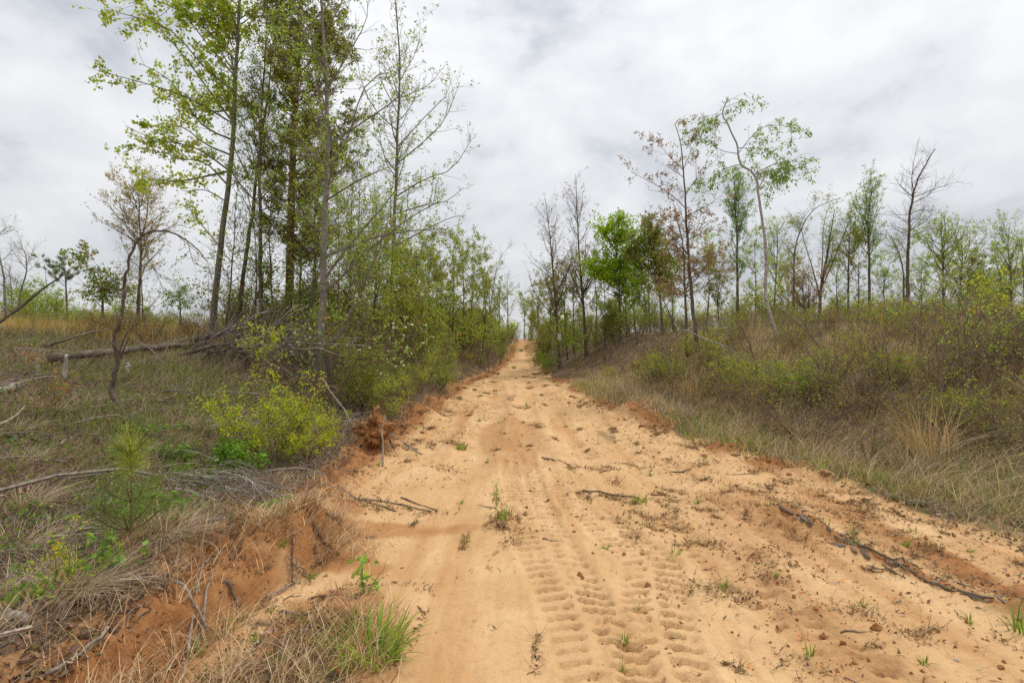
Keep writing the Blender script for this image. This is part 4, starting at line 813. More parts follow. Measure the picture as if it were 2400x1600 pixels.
# dead grass, pine straw and fine twigs lying every way
mbL = MB()
x, y, u = scatter(rg, 84000, -1, 16, 10); k = rg.random(len(x)) < np.clip(.25 + u / .5, 0, 1); x, y = x[k], y[k]
sc = np.clip(y / 4.5, .75, 2.6)
blades(rg, mbL, pts3(x, y, .012), rg.uniform(.07, .30, len(x)) * np.sqrt(sc), .0042 * sc, rg.uniform(.72, .995, len(x)), [(.21, .16, .12, 5), (.14, .10, .075, 6), (.27, .21, .155, 3), (.085, .06, .045, 5), (.24, .14, .08, 2), (.36, .29, .21, 1)], 1, .35)
x, y, u = scatter(rg, 72000, 1, 18, 9); k = rg.random(len(x)) < np.clip(.15 + u / .9, 0, 1); x, y = x[k], y[k]
sc = np.clip(y / 4.5, .75, 2.6)
blades(rg, mbL, pts3(x, y, .01), rg.uniform(.08, .34, len(x)) * np.sqrt(sc), .0042 * sc, rg.uniform(.55, .99, len(x)), GREYTAN + TAN + [(.2, .14, .10, 3)], 1, .35)
x, y, u = scatter(rg, 9000, 1, 18, 9, ymin=3.4); k = rg.random(len(x)) < np.clip((u - .3) / 1.2, 0, 1); x, y = x[k], y[k]
blades(rg, mbL, pts3(x, y, .02), rg.uniform(.15, .6, len(x)), .0045 * np.clip(y / 5, .8, 1.8), rg.uniform(.6, 2.2, len(x)), TAN + GREYTAN[:2], 4, .3, .65)
stuff('dead_grass', mbL, M_DRY, 'grey and tan dead grass and pine straw matted over both banks', 'dead grass')
# standing green grass in drifts
mbG = MB()
x, y, u = scatter(rg, 60000, -1, 22, 11); k = (rg.random(len(x)) < (.95 * GREEN_L(x, y) * (.35 + .65 * S((y - 3.2) / 3))) * np.clip((u - .3) / 1.0, .1, 1)); x, y = x[k], y[k]
sc = np.clip(y / 4.5, .75, 2.6); blades(rg, mbG, pts3(x, y), rg.uniform(.04, .17, len(x)) * np.sqrt(sc), .0055 * sc, rg.uniform(.1, .85, len(x)), GRASS + [(.24, .22, .08, 6), (.3, .24, .12, 3)], 1, .3)
x, y, u = scatter(rg, 62000, 1, 18, 9); k = (rg.random(len(x)) < (.25 + .85 * GREEN_L(x + 40, y)) * np.clip((u + .1) / .8, .06, 1) * np.where(y < 9, 1, .7)); x, y = x[k], y[k]
sc = np.clip(y / 4.5, .75, 2.6); blades(rg, mbG, pts3(x, y), rg.uniform(.04, .17, len(x)) * np.sqrt(sc), .0055 * sc, rg.uniform(.1, .85, len(x)), GRASS + [(.24, .22, .08, 3)], 1, .3)
for px_, py_, sr in ((330, 865, .9), (150, 900, .8), (230, 930, .7), (560, 885, .7), (200, 985, .6), (90, 1010, .5), (460, 1075, .35), (400, 1215, .3), (480, 1000, .5), (370, 990, .5), (300, 1110, .35), (60, 940, .6), (420, 870, .6), (330, 1260, .25), (250, 1180, .25), (520, 930, .4),
                     (2050, 1150, .4), (1900, 1080, .4), (2250, 1190, .4), (2350, 1110, .5), (1770, 1030, .4), (1660, 990, .5), (2150, 1140, .4), (2300, 1010, .6), (2330, 1230, .3), (1990, 1120, .3), (1830, 1050, .4), (1560, 950, .5), (2380, 1180, .4)):
    p = hit(px_, py_); n = 420 if px_ < 1000 else 380; x = p[0] + rg.normal(size=n) * sr; y = p[1] + rg.normal(size=n) * sr * .8; k = ((x < xl(y) - .15) | (x > xr(y) + .1)) & (rg.random(n) < .1 + .9 * S((fbm(x * 2.4, y * 2.4, 85, 3) + .02) / .25)); x, y = x[k], y[k]; sc = np.clip(y / 4.5, .75, 2)
    blades(rg, mbG, pts3(x, y), rg.uniform(.05, .2, len(x)) * np.sqrt(sc), .0065 * sc, rg.uniform(.1, .9, len(x)), GRASS + [(.21, .25, .05, 4)], 1, .3)
stuff('grass', mbG, M_LEAF, 'short green spring grass coming up through the dead litter', 'grass')
# low leafy weeds
mbW = MB()
x, y, u = scatter(rg, 4600, -1, 16, 8); k = (rg.random(len(x)) < S((fbm(x * .9, y * .9, 83, 3) - .02) / .2) * np.clip((u - .3) / .8, 0, 1)); x, y = x[k], y[k]
x2, y2, u2 = scatter(rg, 3600, 1, 12, 6); k = (rg.random(len(x2)) < S((fbm(x2 * .9, y2 * .9, 84, 3) - .05) / .2) * np.clip((u2 - .2) / .8, 0, 1)); x, y = np.concatenate([x, x2[k]]), np.concatenate([y, y2[k]])
q = np.repeat(pts3(x, y), 6, 0) + rg.normal(size=(len(x) * 6, 3)) * np.array([.045, .045, .0]); q[:, 2] += rg.uniform(.01, .13, len(q))
dv = rg.normal(size=q.shape); leaves(rg, mbW, q, dv, .034, [(.085, .135, .02, 5), (.12, .175, .028, 4), (.06, .095, .016, 3), (.16, .18, .035, 1)], .6, .0)
stuff('weeds', mbW, M_LEAF, 'low bright green leafy weeds dotted over the banks', 'weeds')
# dead brown leaves and bark crumbs
mbD = MB()
x, y, u = scatter(rg, 30000, -1, 12, 7); x2, y2, u2 = scatter(rg, 9000, 1, 12, 7)
x, y = np.concatenate([x, x2]), np.concatenate([y, y2])
q = pts3(x, y, .015); dv = rg.normal(size=q.shape) * np.array([1, 1, .25]); leaves(rg, mbD, q, dv * 2, .05, [(.13, .08, .05, 5), (.19, .12, .075, 4), (.08, .052, .035, 5), (.25, .18, .125, 2)], .5, .0, .35)
stuff('leaf_litter', mbD, M_DRY, 'brown dead leaves and bark crumbs strewn on the banks', 'leaf litter')
# straw, bark crumbs and root threads on the road itself
mbS = MB(); n = 15000
y = 1.7 * (24 / 1.7) ** rg.random(n); x = xl(y) + (xr(y) - xl(y)) * rg.random(n)
v = fbm(x * .9, y * .7, 91, 4); _, cl_, tr_, _ = relief(x, y)
edge = np.minimum(x - xl(y), xr(y) - x)
pr = np.clip(.04 + .9 * S((v - .05) / .3) * S((y - 2.2) / 2) + .8 * cl_ + .5 * S((.35 - edge) / .3) + .35 * S((x - 1.6) / .8), 0, 1) * np.where((np.abs(x + .1) < .75) & (y < 4.2), .12, 1)
k = rg.random(n) < pr; x, y = x[k], y[k]; sc = np.clip(y / 4.5, .6, 2.6)
blades(rg, mbS, pts3(x, y, .006), rg.uniform(.02, .12, len(x)) * np.sqrt(sc), .0055 * sc, rg.uniform(.82, .995, len(x)), [(.20, .12, .06, 5), (.13, .08, .045, 4), (.30, .20, .11, 3), (.10, .10, .035, 1.5)], 1, .35)
k = rg.random(len(x)) < .45; q = pts3(x[k], y[k], .006); leaves(rg, mbS, q, rg.normal(size=q.shape) * np.array([2, 2, .2]), .034, [(.17, .10, .055, 5), (.10, .065, .045, 4), (.22, .19, .16, 2), (.36, .15, .06, 2)], .45, 0, .35)
spots = [(850, 1182), (905, 1178), (960, 1186), (1000, 1195), (880, 1190), (1480, 1168), (1440, 1160), (1700, 1170), (1760, 1150), (1860, 1190), (1800, 1100), (1870, 1250), (1180, 1235), (1205, 1230), (1165, 1225), (1550, 1150), (1930, 1260), (2060, 1330), (2120, 1290), (1770, 1400), (2000, 1420), (2200, 1350), (950, 1050), (1010, 1040), (1060, 1035), (980, 1030), (1040, 1090), (1650, 1380), (1720, 1370), (2150, 1480), (2050, 1500)]
for k in range(130 + 34 + len(spots)):       # matted crumbs lying across the road in dashes
    yc = 4.4 * (25 / 4.4) ** rg.random() if k < 85 else rg.uniform(2.4, 5.5); xc = float(xl(yc)) + .1 + (float(xr(yc)) - float(xl(yc)) - .2) * rg.beta(.6, .6)
    if k >= 115 and xc < 1.15: xc = rg.uniform(1.2, float(xr(yc)))
    if k >= 130: yc = rg.uniform(2.5, 7); xc = rg.uniform(.9, float(xr(yc)))
    if k >= 164: xc, yc, _z = hit(*spots[k - 164])
    s = rg.uniform(.08, .34) * (.75 + .03 * yc) * (1.3 if k >= 164 else 1); a_ = 1.5 + rg.normal() * .5 if k < 115 else rg.normal() * .35 - .7; n = int(24 + 60 * s / .4); u_ = rg.normal(size=n) * s * .45; v_ = rg.normal(size=n) * s * rg.uniform(.08, .25)
    q = pts3(xc + u_ * math.cos(a_) - v_ * math.sin(a_), yc + u_ * math.sin(a_) + v_ * math.cos(a_), .008)
    leaves(rg, mbS, q, rg.normal(size=q.shape) * np.array([2, 1.4, .5]), .017 + .0022 * yc, [(.12, .072, .038, 5), (.09, .055, .032, 3), (.18, .105, .05, 5), (.26, .145, .065, 4), (.09, .095, .03, 1.5)], .5, 0, .4)
    blades(rg, mbS, q[::2], rg.uniform(.03, .16, len(q[::2])), .004 + .0007 * yc, rg.uniform(.8, .99, len(q[::2])), [(.16, .10, .055, 4), (.28, .19, .11, 3), (.12, .13, .04, 1)], 1, .3)
stuff('road_debris', mbS, M_DRY, 'straw, bark crumbs and root threads pressed into the sandy road', 'debris')
# root threads and straw hanging over the clay ledge and clods
mbR = MB(); n = 21000
x = rg.uniform(-2.5, -.5, n); y = rg.uniform(1.7, 5.4, n); _, cl_, _, _ = relief(x, y); hm = np.exp(-(((x + 1.55) / .38) ** 2 + ((y - 3.9) / .36) ** 2)) + .9 * S((x + 1.95) / .2) * S((-.5 - x) / .3) * S((3.2 - y) / .4) + .8 * gauss(x, -2.35, .2); k = rg.random(n) < np.clip(cl_ * .3 + .8 * hm * (.3 + .7 * S((fbm(x * 1.8, y * 1.8, 95, 3) + .25) / .4)), 0, 1); x, y = x[k], y[k]
blades(rg, mbR, pts3(x, y, .012), rg.uniform(.04, .19, len(x)), .0042, rg.uniform(.7, 1.3, len(x)), TAN + [(.30, .17, .08, 5), (.18, .10, .05, 3)], 3, .3, .6)
n = 4200; x = rg.uniform(-1.95, -.5, n); y = rg.uniform(1.7, 3.4, n); k = rg.random(n) < S((fbm(x * 2.5, y * 2.5, 98, 3) + .25) / .4); q = pts3(x[k], y[k], .012); leaves(rg, mbR, q, rg.normal(size=q.shape) * np.array([2, 2, .4]), .038, [(.10, .06, .035, 5), (.16, .10, .06, 4), (.28, .21, .15, 2), (.24, .13, .06, 3)], .3, 0, .35)
n = 1100; a = rg.uniform(0, 6.28, n); r_ = np.sqrt(rg.random(n)); x = -1.52 + .48 * r_ * np.cos(a); y = 3.88 + .34 * r_ * np.sin(a); blades(rg, mbR, pts3(x, y, .01), rg.uniform(.04, .2, n), .004, rg.uniform(.9, 1.7, n), TAN + [(.30, .17, .08, 3), (.18, .10, .05, 3)], 3, .3, .6)
stuff('straw_litter', mbR, M_DRY, 'tan straw and root threads spread over the broken clay ledge', 'straw')
# fine brush mat deep inside the brushy bank and thicket
mbB = MB(); bc = []
x, y, u = scatter(rg, 3600, 1, 24, 12, ymin=5.2); k = (u > 1.2); x, y = x[k], y[k]
x2, y2, u2 = scatter(rg, 4400, -1, 34, 7, ymin=8.6); k = (y2 > 13) | (x2 > -.42 * y2); x2, y2 = x2[k], y2[k]; x, y = np.concatenate([x, x2]), np.concatenate([y, y2]); n = len(x)
b0 = pts3(x, y, -.02); hh_ = rg.uniform(.25, .8, n) * np.clip(y / 10, .6, 1.3); d0 = nrm(np.stack([rg.normal(size=n) * .45, rg.normal(size=n) * .45, np.ones(n)], 1)); d1 = nrm(d0 + rg.normal(size=(n, 3)) * .35)
P = np.stack([b0, b0 + d0 * hh_[:, None] * .5, b0 + (d0 * .5 + d1 * .5) * hh_[:, None]], 1); tubes(mbB, P, (.0028 * np.clip(y / 8, .8, 2))[:, None] * np.array([[1, .7, .35]]), 3, col=rg.uniform(.75, 1.7, (n, 1)) * np.ones((1, 3)))
P2, R2 = spawn(rg, P, np.full((n, 3), .002), int(n * 1.1), .3, 1, .30, (25 * D2R, 65 * D2R), .1, .2, 3, 1, .01, .0017); tubes(mbB, P2, R2, 3, col=rg.uniform(.75, 1.7, (len(P2), 1)) * np.ones((1, 3)))
o = stuff('undergrowth', mbB, M_TWIG, 'tangled fine brown stems filling the brush and the thicket', 'undergrowth')
mbF = MB(); pos, dr = along(rg, P2, 9000, .2, 1); leaves(rg, mbF, pos, dr, .040, MIX, .55, .2)
c_ = link('foliage', mbF.mesh('foliage', M_LEAF, (0, 0, 0), False), o); c_['kind'] = 'stuff'
# logging slash: grey twigs and splinters strewn over the slope
mbT = MB(); x, y, u = scatter(rg, 6000, -1, 13, 8); k = rg.random(len(x)) < np.clip((u - .15) / .8, .03, 1) * (.4 + .6 * S((3.6 - y + fbm(x, y, 97, 3) * 3) / 2)); x, y = x[k], y[k]; n = len(x)
c0 = pts3(x, y, .02); a = rg.uniform(0, 6.28, n); Ls = .075 * np.exp(rg.normal(size=n) * .75 + .75); dv = np.stack([np.cos(a), np.sin(a), rg.normal(size=n) * .18 + .02], 1); cv = rg.normal(size=(n, 3)) * np.array([.18, .18, .06])
P = np.stack([c0 + dv * (Ls * t)[:, None] + cv * (Ls * 4 * t * (1 - t))[:, None] for t in np.linspace(-.5, .5, 5) + .5], 1); gz_ = zg(P[..., 0].ravel(), P[..., 1].ravel()).reshape(P.shape[:2]); P[..., 2] = np.maximum(P[..., 2], gz_ + .006)
tubes(mbT, P, (np.clip(Ls * .018, .0025, .012) * rg.uniform(.6, 1.3, n))[:, None] * np.array([[1, 1, .9, .75, .5]]), 4, rg.uniform(.5, 1.35, (n, 1)) * np.array([[1, .97, .93]]))
P2, R2 = spawn(rg, P, np.full(P.shape[:2], .003), n, .2, 1, .16, (25 * D2R, 65 * D2R), .0, .2, 3, 1, .01, .0018); tubes(mbT, P2, R2, 3, rg.uniform(.45, 1.15, (n, 1)) * np.ones((1, 3)))
stuff('slash_litter', mbT, M_GREYWOOD, 'grey twigs and splinters of logging slash strewn over the slope', 'slash')
# golden grass beyond the logs
mbY = MB(); n = 24000; y = rg.uniform(10.6, 32, n); x = -rg.uniform(.36, 1.12, n) * y; k = x < xl(y) - 3.2; x, y = x[k], y[k]
blades(rg, mbY, pts3(x, y), rg.uniform(.15, .6, len(x)), .013, rg.uniform(.05, .7, len(x)), [(.46, .27, .10, 5), (.42, .31, .10, 4), (.30, .29, .06, 4), (.48, .34, .18, 3), (.38, .18, .07, 2)], 1, .3)
stuff('dry_grass', mbY, M_DRY, 'golden brown grass on the open ground behind the fallen logs', 'grass')
# ------------------------------------------------------------------ logs, poles, sticks
def rod(name, label, pts, r, mat=M_LOG, cat='log', seed=0, group=None, sides=9, taper=.6, kink=.02, branch=0, n=12, brL=.3):
    rng = np.random.default_rng(seed); P = resample(pts, n); P += rng.normal(size=P.shape) * kink; P[0] = pts[0]; P[-1] = pts[-1]
    base = P[0].copy(); Rr = r * np.linspace(1, taper, n) * (1 + rng.normal(size=n) * .07); mb = MB(); tubes(mb, P[None], Rr[None], sides, None, True)
    if branch:
        Q, q = spawn(rng, P[None], Rr[None], branch, .2, 1, brL, (30 * D2R, 60 * D2R), .2, .12, 5, .5, .02, .003); tubes(mb, Q, q, 4)
    o = link(name, mb.mesh(name, mat, base)); o.location = tuple(base); tag(o, label, cat, group); return o
def lying(pp, r, dz=0.0):
    q = [hit(a, b) for a, b in pp]; out = []
    for p in resample(q, 8):
        p = p.copy(); p[2] = max(p[2], float(zg(p[0], p[1])) + r * .7) + dz; out.append(p)
    return out
rod('fallen_log', 'long fallen tree trunk lying across the rise under the tall stand', lying([(120, 856), (160, 850), (293, 840), (430, 820), (520, 803)], .07, .10), .068, seed=701, kink=.016, branch=5, n=20)
rod('fallen_log', 'darker fallen trunk behind the long fallen tree trunk, propped up one end', [hit(375, 824) + [0, 0, .10], hit(440, 814) + [0, 0, .2], pxp(530, 780, 10.6), pxp(600, 762, 10.8)], .075, seed=702, branch=6, kink=.01)
rod('fallen_branch', 'long grey bough sloping up from the log end to the pale maple', [hit(420, 838) + [0, 0, .05], pxp(500, 812, 9.4), pxp(600, 795, 9.6), pxp(720, 772, 9.8), pxp(830, 745, 10.2)], .042, M_LOG, 'branch', 703, branch=12, kink=.015, taper=.3, brL=.6)
rh = np.random.default_rng(709); heap = [([(455, 822), (520, 800), (580, 775), (650, 752)], .03, 9.8), ([(470, 815), (540, 770), (600, 745)], .022, 10.2), ([(500, 825), (580, 800), (690, 770)], .028, 9.2), ([(450, 800), (520, 770), (590, 760), (640, 745)], .022, 11), ([(560, 810), (630, 780), (720, 770)], .02, 9.4), ([(520, 790), (600, 790), (690, 800)], .02, 10), ([(580, 830), (640, 790), (700, 750)], .018, 9)]
for k in range(19):
    x0 = rh.uniform(430, 640); y0 = rh.uniform(795, 838); a_ = rh.normal() * .35 - .2; L_ = rh.uniform(110, 240); heap.append(([(x0, y0), (x0 + L_ * .5, y0 + L_ * .5 * a_ - 8), (x0 + L_, y0 + L_ * a_)], rh.uniform(.014, .03), rh.uniform(8.4, 10.4)))
for k, (pp, r, d_) in enumerate(heap):
    q = [pxp(a, b, d_ + .2 * i) for i, (a, b) in enumerate(pp)]; q[0] = hit(*pp[0]) + [0, 0, .02]
    for v in q: v[2] = max(v[2], float(zg(v[0], v[1])) + .10)
    rod('brush_pole', ('thick ' if r > .021 else 'thin ') + 'dead branch in the brush heap at the top end of the fallen logs', q, r, [M_LOG, M_GREYWOOD, M_GREYWOOD][k % 3], 'branch', 710 + k, 'dead branches of the brush heap', 6, .35, .025, 16, 10, .7)
rod('dead_pole', 'dead leaning pole slanting up past the small far pine', [pxp(-60, 800, 8.8), pxp(0, 757, 9), pxp(41, 722, 9.1), pxp(96, 680, 9.2), pxp(155, 637, 9.3)], .035, M_LOG, 'pole', 730, None, 7, .35, .01, 5)
rod('dead_pole', 'thin fallen pole resting in the golden brush, one end raised', [hit(92, 816) + [0, 0, .02], pxp(137, 801, 8.6), pxp(204, 782, 9.2), pxp(276, 765, 10)], .028, M_LOG, 'pole', 731, None, 7, .4, .01, 4)
rod('log', 'pale weathered log end poking in by the bent grass of the slope', lying([(-30, 925), (57, 900)], .05), .055, M_GREYWOOD, 'log', 732, None, 9, .8, .01)
rod('branch', 'grey branch sagging along the slope above the pale log', lying([(-20, 895), (60, 880), (130, 862), (200, 850)], .02), .022, M_GREYWOOD, 'branch', 733, None, 7, .5, .012, 3)
for k, (a, b, r, lab) in enumerate([((148, 890), (157, 830), .028, 'white broken stake leaning in front of the long fallen tree trunk'), ((296, 872), (301, 850), .035, 'short white stub beside the crooked arching tree'), ((86, 866), (89, 838), .03, 'pale splintered stub by the end of the fallen trunk')]):
    p = hit(*a); q = pxp(b[0], b[1], p[1]); q[2] = max(q[2], p[2] + .1); p2 = p.copy(); p2[2] -= .04; rod('broken_stub', lab, [p2, (p2 + q) / 2, q], r, M_WHITE, 'stub', 740 + k, None, 8, .6, .006)
rod('log', 'short bark-covered log at the grassy edge of the sandy road', lying([(2076, 1165), (2175, 1183)], .03), .034, M_LOG, 'log', 745, None, 9, .85, .004)
for k, (pp, r, lab, mt) in enumerate([
        ([(368, 1142), (420, 1146), (500, 1160)], .022, 'long silvery split stick in the litter above the vine heap', M_WHITE), ([(380, 1155), (395, 1150)], .016, 'short silvery chip beside the long split stick', M_WHITE), ([(365, 1180), (398, 1200)], .022, 'stubby grey stick below the long split stick', M_GREYWOOD),
        ([(140, 1035), (205, 995)], .016, 'slanting grey stick on the upper slope', M_GREYWOOD), ([(258, 1312), (290, 1345), (330, 1358), (380, 1362)], .010, 'red-brown crooked stick at the lip of the clay ledge', M_CBARK), ([(500, 1058), (545, 1052)], .012, 'pale flat stick beside the bright green weed patch', M_WHITE),
        ([(615, 1190), (645, 1200)], .026, 'cut brown log butt under the grey vine heap', M_LOG), ([(530, 1405), (563, 1408)], .014, 'short round wood butt lying on bare clay', M_LOG), ([(425, 1595), (440, 1530), (460, 1440), (475, 1405)], .008, 'long pale straight stick standing against the debris bed', M_GREYWOOD),
        ([(470, 1485), (485, 1445), (500, 1400)], .007, 'short pale stick leaning beside the long straight stick', M_GREYWOOD), ([(390, 1545), (430, 1548)], .012, 'rotten red-brown stick in the debris bed', M_CBARK), ([(568, 1275), (615, 1310)], .009, 'dark twig sticking out of the clay ledge', M_TWIG), ([(540, 1365), (575, 1340), (610, 1318)], .012, 'root lying along the step of the clay ledge', M_CBARK),
        ([(0, 1500), (70, 1465), (135, 1440)], .012, 'long dark branch across the grey slash pile', M_LOG), ([(5, 1490), (40, 1530), (65, 1555)], .035, 'broken silvery stump top in the slash pile', M_GREYWOOD), ([(75, 1160), (105, 1200), (115, 1215)], .02, 'grey barkless stick half buried in slash', M_GREYWOOD), ([(150, 1280), (180, 1320), (205, 1355)], .016, 'pitted grey stick under the yellow sapling', M_GREYWOOD),
        ([(0, 1070), (60, 1045), (85, 1035)], .012, 'dark thin stick high on the slash slope', M_LOG), ([(170, 1240), (230, 1200), (260, 1185)], .014, 'dark stick below the long grey slash', M_LOG), ([(0, 1330), (80, 1290)], .008, 'silvery twig laid over the slash pile', M_GREYWOOD), ([(395, 858), (440, 862), (460, 866)], .022, 'grey curved limb lying on the red clay slope', M_GREYWOOD), ([(310, 870), (345, 880)], .014, 'thin bleached limb on the red clay slope', M_GREYWOOD), ([(360, 885), (375, 905)], .012, 'short bleached limb lower on the red clay slope', M_GREYWOOD),
        ([(820, 1178), (890, 1182), (925, 1190)], .012, 'dead stick at the brow of the little road step', M_LOG), ([(850, 1170), (910, 1172), (1005, 1190)], .010, 'second dead stick across the little road step', M_TWIG), ([(940, 1162), (1025, 1188)], .010, 'dark twig angled onto the sand by the road step', M_TWIG),
        ([(1270, 1067), (1300, 1078), (1335, 1085)], .011, 'bent dark stick lying on the mid-road sand', M_TWIG), ([(1405, 1098), (1440, 1092)], .008, 'reddish stick on the sand beside the ribbed track', M_CBARK), ([(1365, 1142), (1430, 1150), (1500, 1160)], .012, 'long flat strip of bark leading to a grass tuft', M_LOG), ([(1272, 1253), (1308, 1258)], .007, 'small dark stick at the start of the tyre prints', M_TWIG),
        ([(2010, 1285), (2100, 1320), (2180, 1365)], .010, 'long bark strip in the windrow across the road', M_LOG), ([(2180, 1365), (2260, 1390), (2330, 1410)], .012, 'thick bark strip at the end of the windrow', M_LOG), ([(1700, 1107), (1780, 1108)], .006, 'thin straw stick near the clay shoulder', M_TWIG), ([(1970, 1468), (2045, 1472)], .005, 'thin dark twig on pale sand between churned strips', M_TWIG),
        ([(845, 1010), (890, 1020), (980, 1050)], .016, 'grey root limb reaching from the clay root plate onto the sand', M_GREYWOOD), ([(850, 1000), (920, 1030), (990, 1062)], .013, 'second grey limb crossing below the clay root plate', M_GREYWOOD)]):
    rod('stick', lab, lying(pp, r), r, mt, 'stick', 760 + k, None, 7, .6, .003, 2 if r > .011 and k % 3 == 0 else 0, 8, .12)
# upright bleached stick and dead twig lines at the root plate
p = hit(897, 1092); rod('stick', 'bleached upright broken stick in front of the clay root plate', [p - [0, 0, .03], pxp(898, 1040, p[1]), pxp(895, 1010, p[1]), pxp(903, 975, p[1])], .014, M_WHITE, 'stick', 830, None, 7, .5, .004)
p = hit(795, 1000); rod('dead_branch', 'long pale dead branch leaning down from the maple towards the root plate', [pxp(752, 885, 8.6), pxp(790, 940, 8.2), pxp(820, 985, 7.8), pxp(842, 1022, 7.2)], .014, M_GREYWOOD, 'branch', 831, None, 6, .5, .012, 6)
# leaning stems and hoops on the brushy bank
for k, (pp, d0, d1, lab, mt) in enumerate([
        ([(1600, 773), (1638, 788), (1696, 811), (1765, 849), (1830, 891), (1893, 930)], 11, 9.2, 'long leaning grey stem slanting down through the brush', M_GREYWOOD), ([(1830, 723), (1891, 773), (1944, 845), (1983, 899), (2025, 955)], 10, 8.5, 'leaning forked brown stem beside the long grey one', M_TWIG),
        ([(1600, 905), (1570, 860), (1560, 810), (1610, 775), (1676, 752), (1700, 757)], 11, 12, 'sapling bowed into a hoop in front of the red-leaved oak', M_TWIG), ([(1440, 880), (1480, 835), (1540, 805), (1580, 815)], 17, 16, 'bowed thin limb over the brown brush near the lane', M_GREYWOOD),
        ([(1735, 760), (1765, 830), (1788, 890)], 10, 9.5, 'short leaning rusty stem below the white-barked tree', M_CBARK)]):
    q = [pxp(a, b, d0 + (d1 - d0) * i / (len(pp) - 1)) for i, (a, b) in enumerate(pp)]
    e_ = 0 if k == 2 or k == 3 else -1; q[e_][2] = float(zg(q[e_][0], q[e_][1])) - .05
    rod('leaning_stem', lab, q, .018, mt, 'stem', 840 + k, None, 6, .45, .012, 14, 14, .5)
# tiny sticks and bark bits on the sand: countable ones
rs = np.random.default_rng(860); proto = []
for k in range(8):
    n = 5; P = np.zeros((n, 3)); P[:, 0] = np.linspace(-.5, .5, n); P[:, 1:] = rs.normal(size=(n, 2)) * np.array([.05, .012]); mb = MB(); tubes(mb, P[None], np.array([[.03, .034, .03, .024, .012]]), 5, None, True)
    if k % 2: Q, q = spawn(rs, P[None], np.full((1, n), .02), 2, .3, .8, .35, (.5, .9), 0, .1, 3, .7, .04, .01); tubes(mb, Q, q, 3)
    proto.append(mb.mesh('twig', [M_TWIG, M_LOG, M_DARK][k % 3]))
cl_m = []
for k in range(6):    # clods of clay: lumpy closed shapes
    import bmesh
    bmm = bmesh.new(); bmesh.ops.create_icosphere(bmm, subdivisions=3, radius=1.0)
    for v in bmm.verts:
        a = np.array(v.co); f = 1 + .75 * float(fbm(np.array([a[0] * 1.6 + k * 9]), np.array([a[1] * 1.6 + a[2] * 1.3]), 7, 5, .65)[0]); v.co = (a[0] * f, a[1] * f * .8, a[2] * f * .55)
    me = bpy.data.meshes.new('clod'); bmm.to_mesh(me); bmm.free(); cl_m.append(me)
m, t = newmat('clay_clod'); l = t.links.new; o_ = N_(t, 'ShaderNodeOutputMaterial'); p_ = N_(t, 'ShaderNodeBsdfPrincipled'); l(p_.outputs[0], o_.inputs[0]); ge = N_(t, 'ShaderNodeNewGeometry')
cc = mix(ramp(noise(9, 6, .7), .35, .65), (.20, .085, .032), (.46, .235, .09)); l(cc, p_.inputs['Base Color']); p_.inputs['Roughness'].default_value = .95; p_.inputs['Specular IOR Level'].default_value = .1
bm = N_(t, 'ShaderNodeBump'); bm.inputs['Strength'].default_value = .6; bm.inputs['Distance'].default_value = .02; l(noise(40, 5, .7), bm.inputs['Height']); l(bm.outputs[0], p_.inputs['Normal']); M_CLOD = m
for me in cl_m:
    me.materials.append(M_CLOD)
    for f in me.polygons: f.use_smooth = True
def road_pt(dens):
    while True:
        y = 2.2 * (14 / 2.2) ** R.random(); x = float(xl(y)) + (float(xr(y)) - float(xl(y))) * R.random()
        if -.85 < x < .3 and y < 4.0 and R.random() < .85: continue
        if R.random() < dens(x, y): return x, y
def wv(x, y): return float(.25 + .75 * S((fbm(np.array([x * .9]), np.array([y * .7]), 91, 4)[0] - .0) / .3))
for k in range(190):
    x, y = road_pt(wv); s = .035 * math.exp(R.normal() * .5 + .25) * (1 + .07 * y)
    o = link('twig', proto[R.integers(8)]); o.location = (x, y, float(zg(x, y)) + .006 * s / .15); o.rotation_euler = (R.normal() * .08, R.normal() * .05, R.uniform(0, 6.28)); o.scale = (s, s * R.uniform(.5, 1), s * .6)
    tag(o, 'small dark twig lying on the sandy road', 'twig', 'small twigs on the sandy road')
for k in range(170):
    if k < 60:
        y = R.uniform(4.6, 15); x = float(xr(y)) + R.normal() * .22
    elif k < 100:
        y = R.uniform(2.4, 13); x = float(xl(y)) + .1 + R.normal() * .25
    else: x, y = road_pt(lambda a, b: .1 + .9 * (a > 1.4))
    s = R.uniform(.008, .026) * (1.6 if k < 100 else .7) * (1 + .03 * y)
    o = link('clay_clod', cl_m[R.integers(6)]); o.location = (x, y, float(zg(x, y)) + s * .1); o.rotation_euler = (R.normal() * .3, R.normal() * .3, R.uniform(0, 6.28)); o.scale = (s, s, s)
    tag(o, 'crumbled red-brown clay clod on the road shoulder' if k < 100 else 'small clay clod lying on the open road', 'clod', 'clay clods on the shoulders' if k < 100 else 'clay clods on the open road')
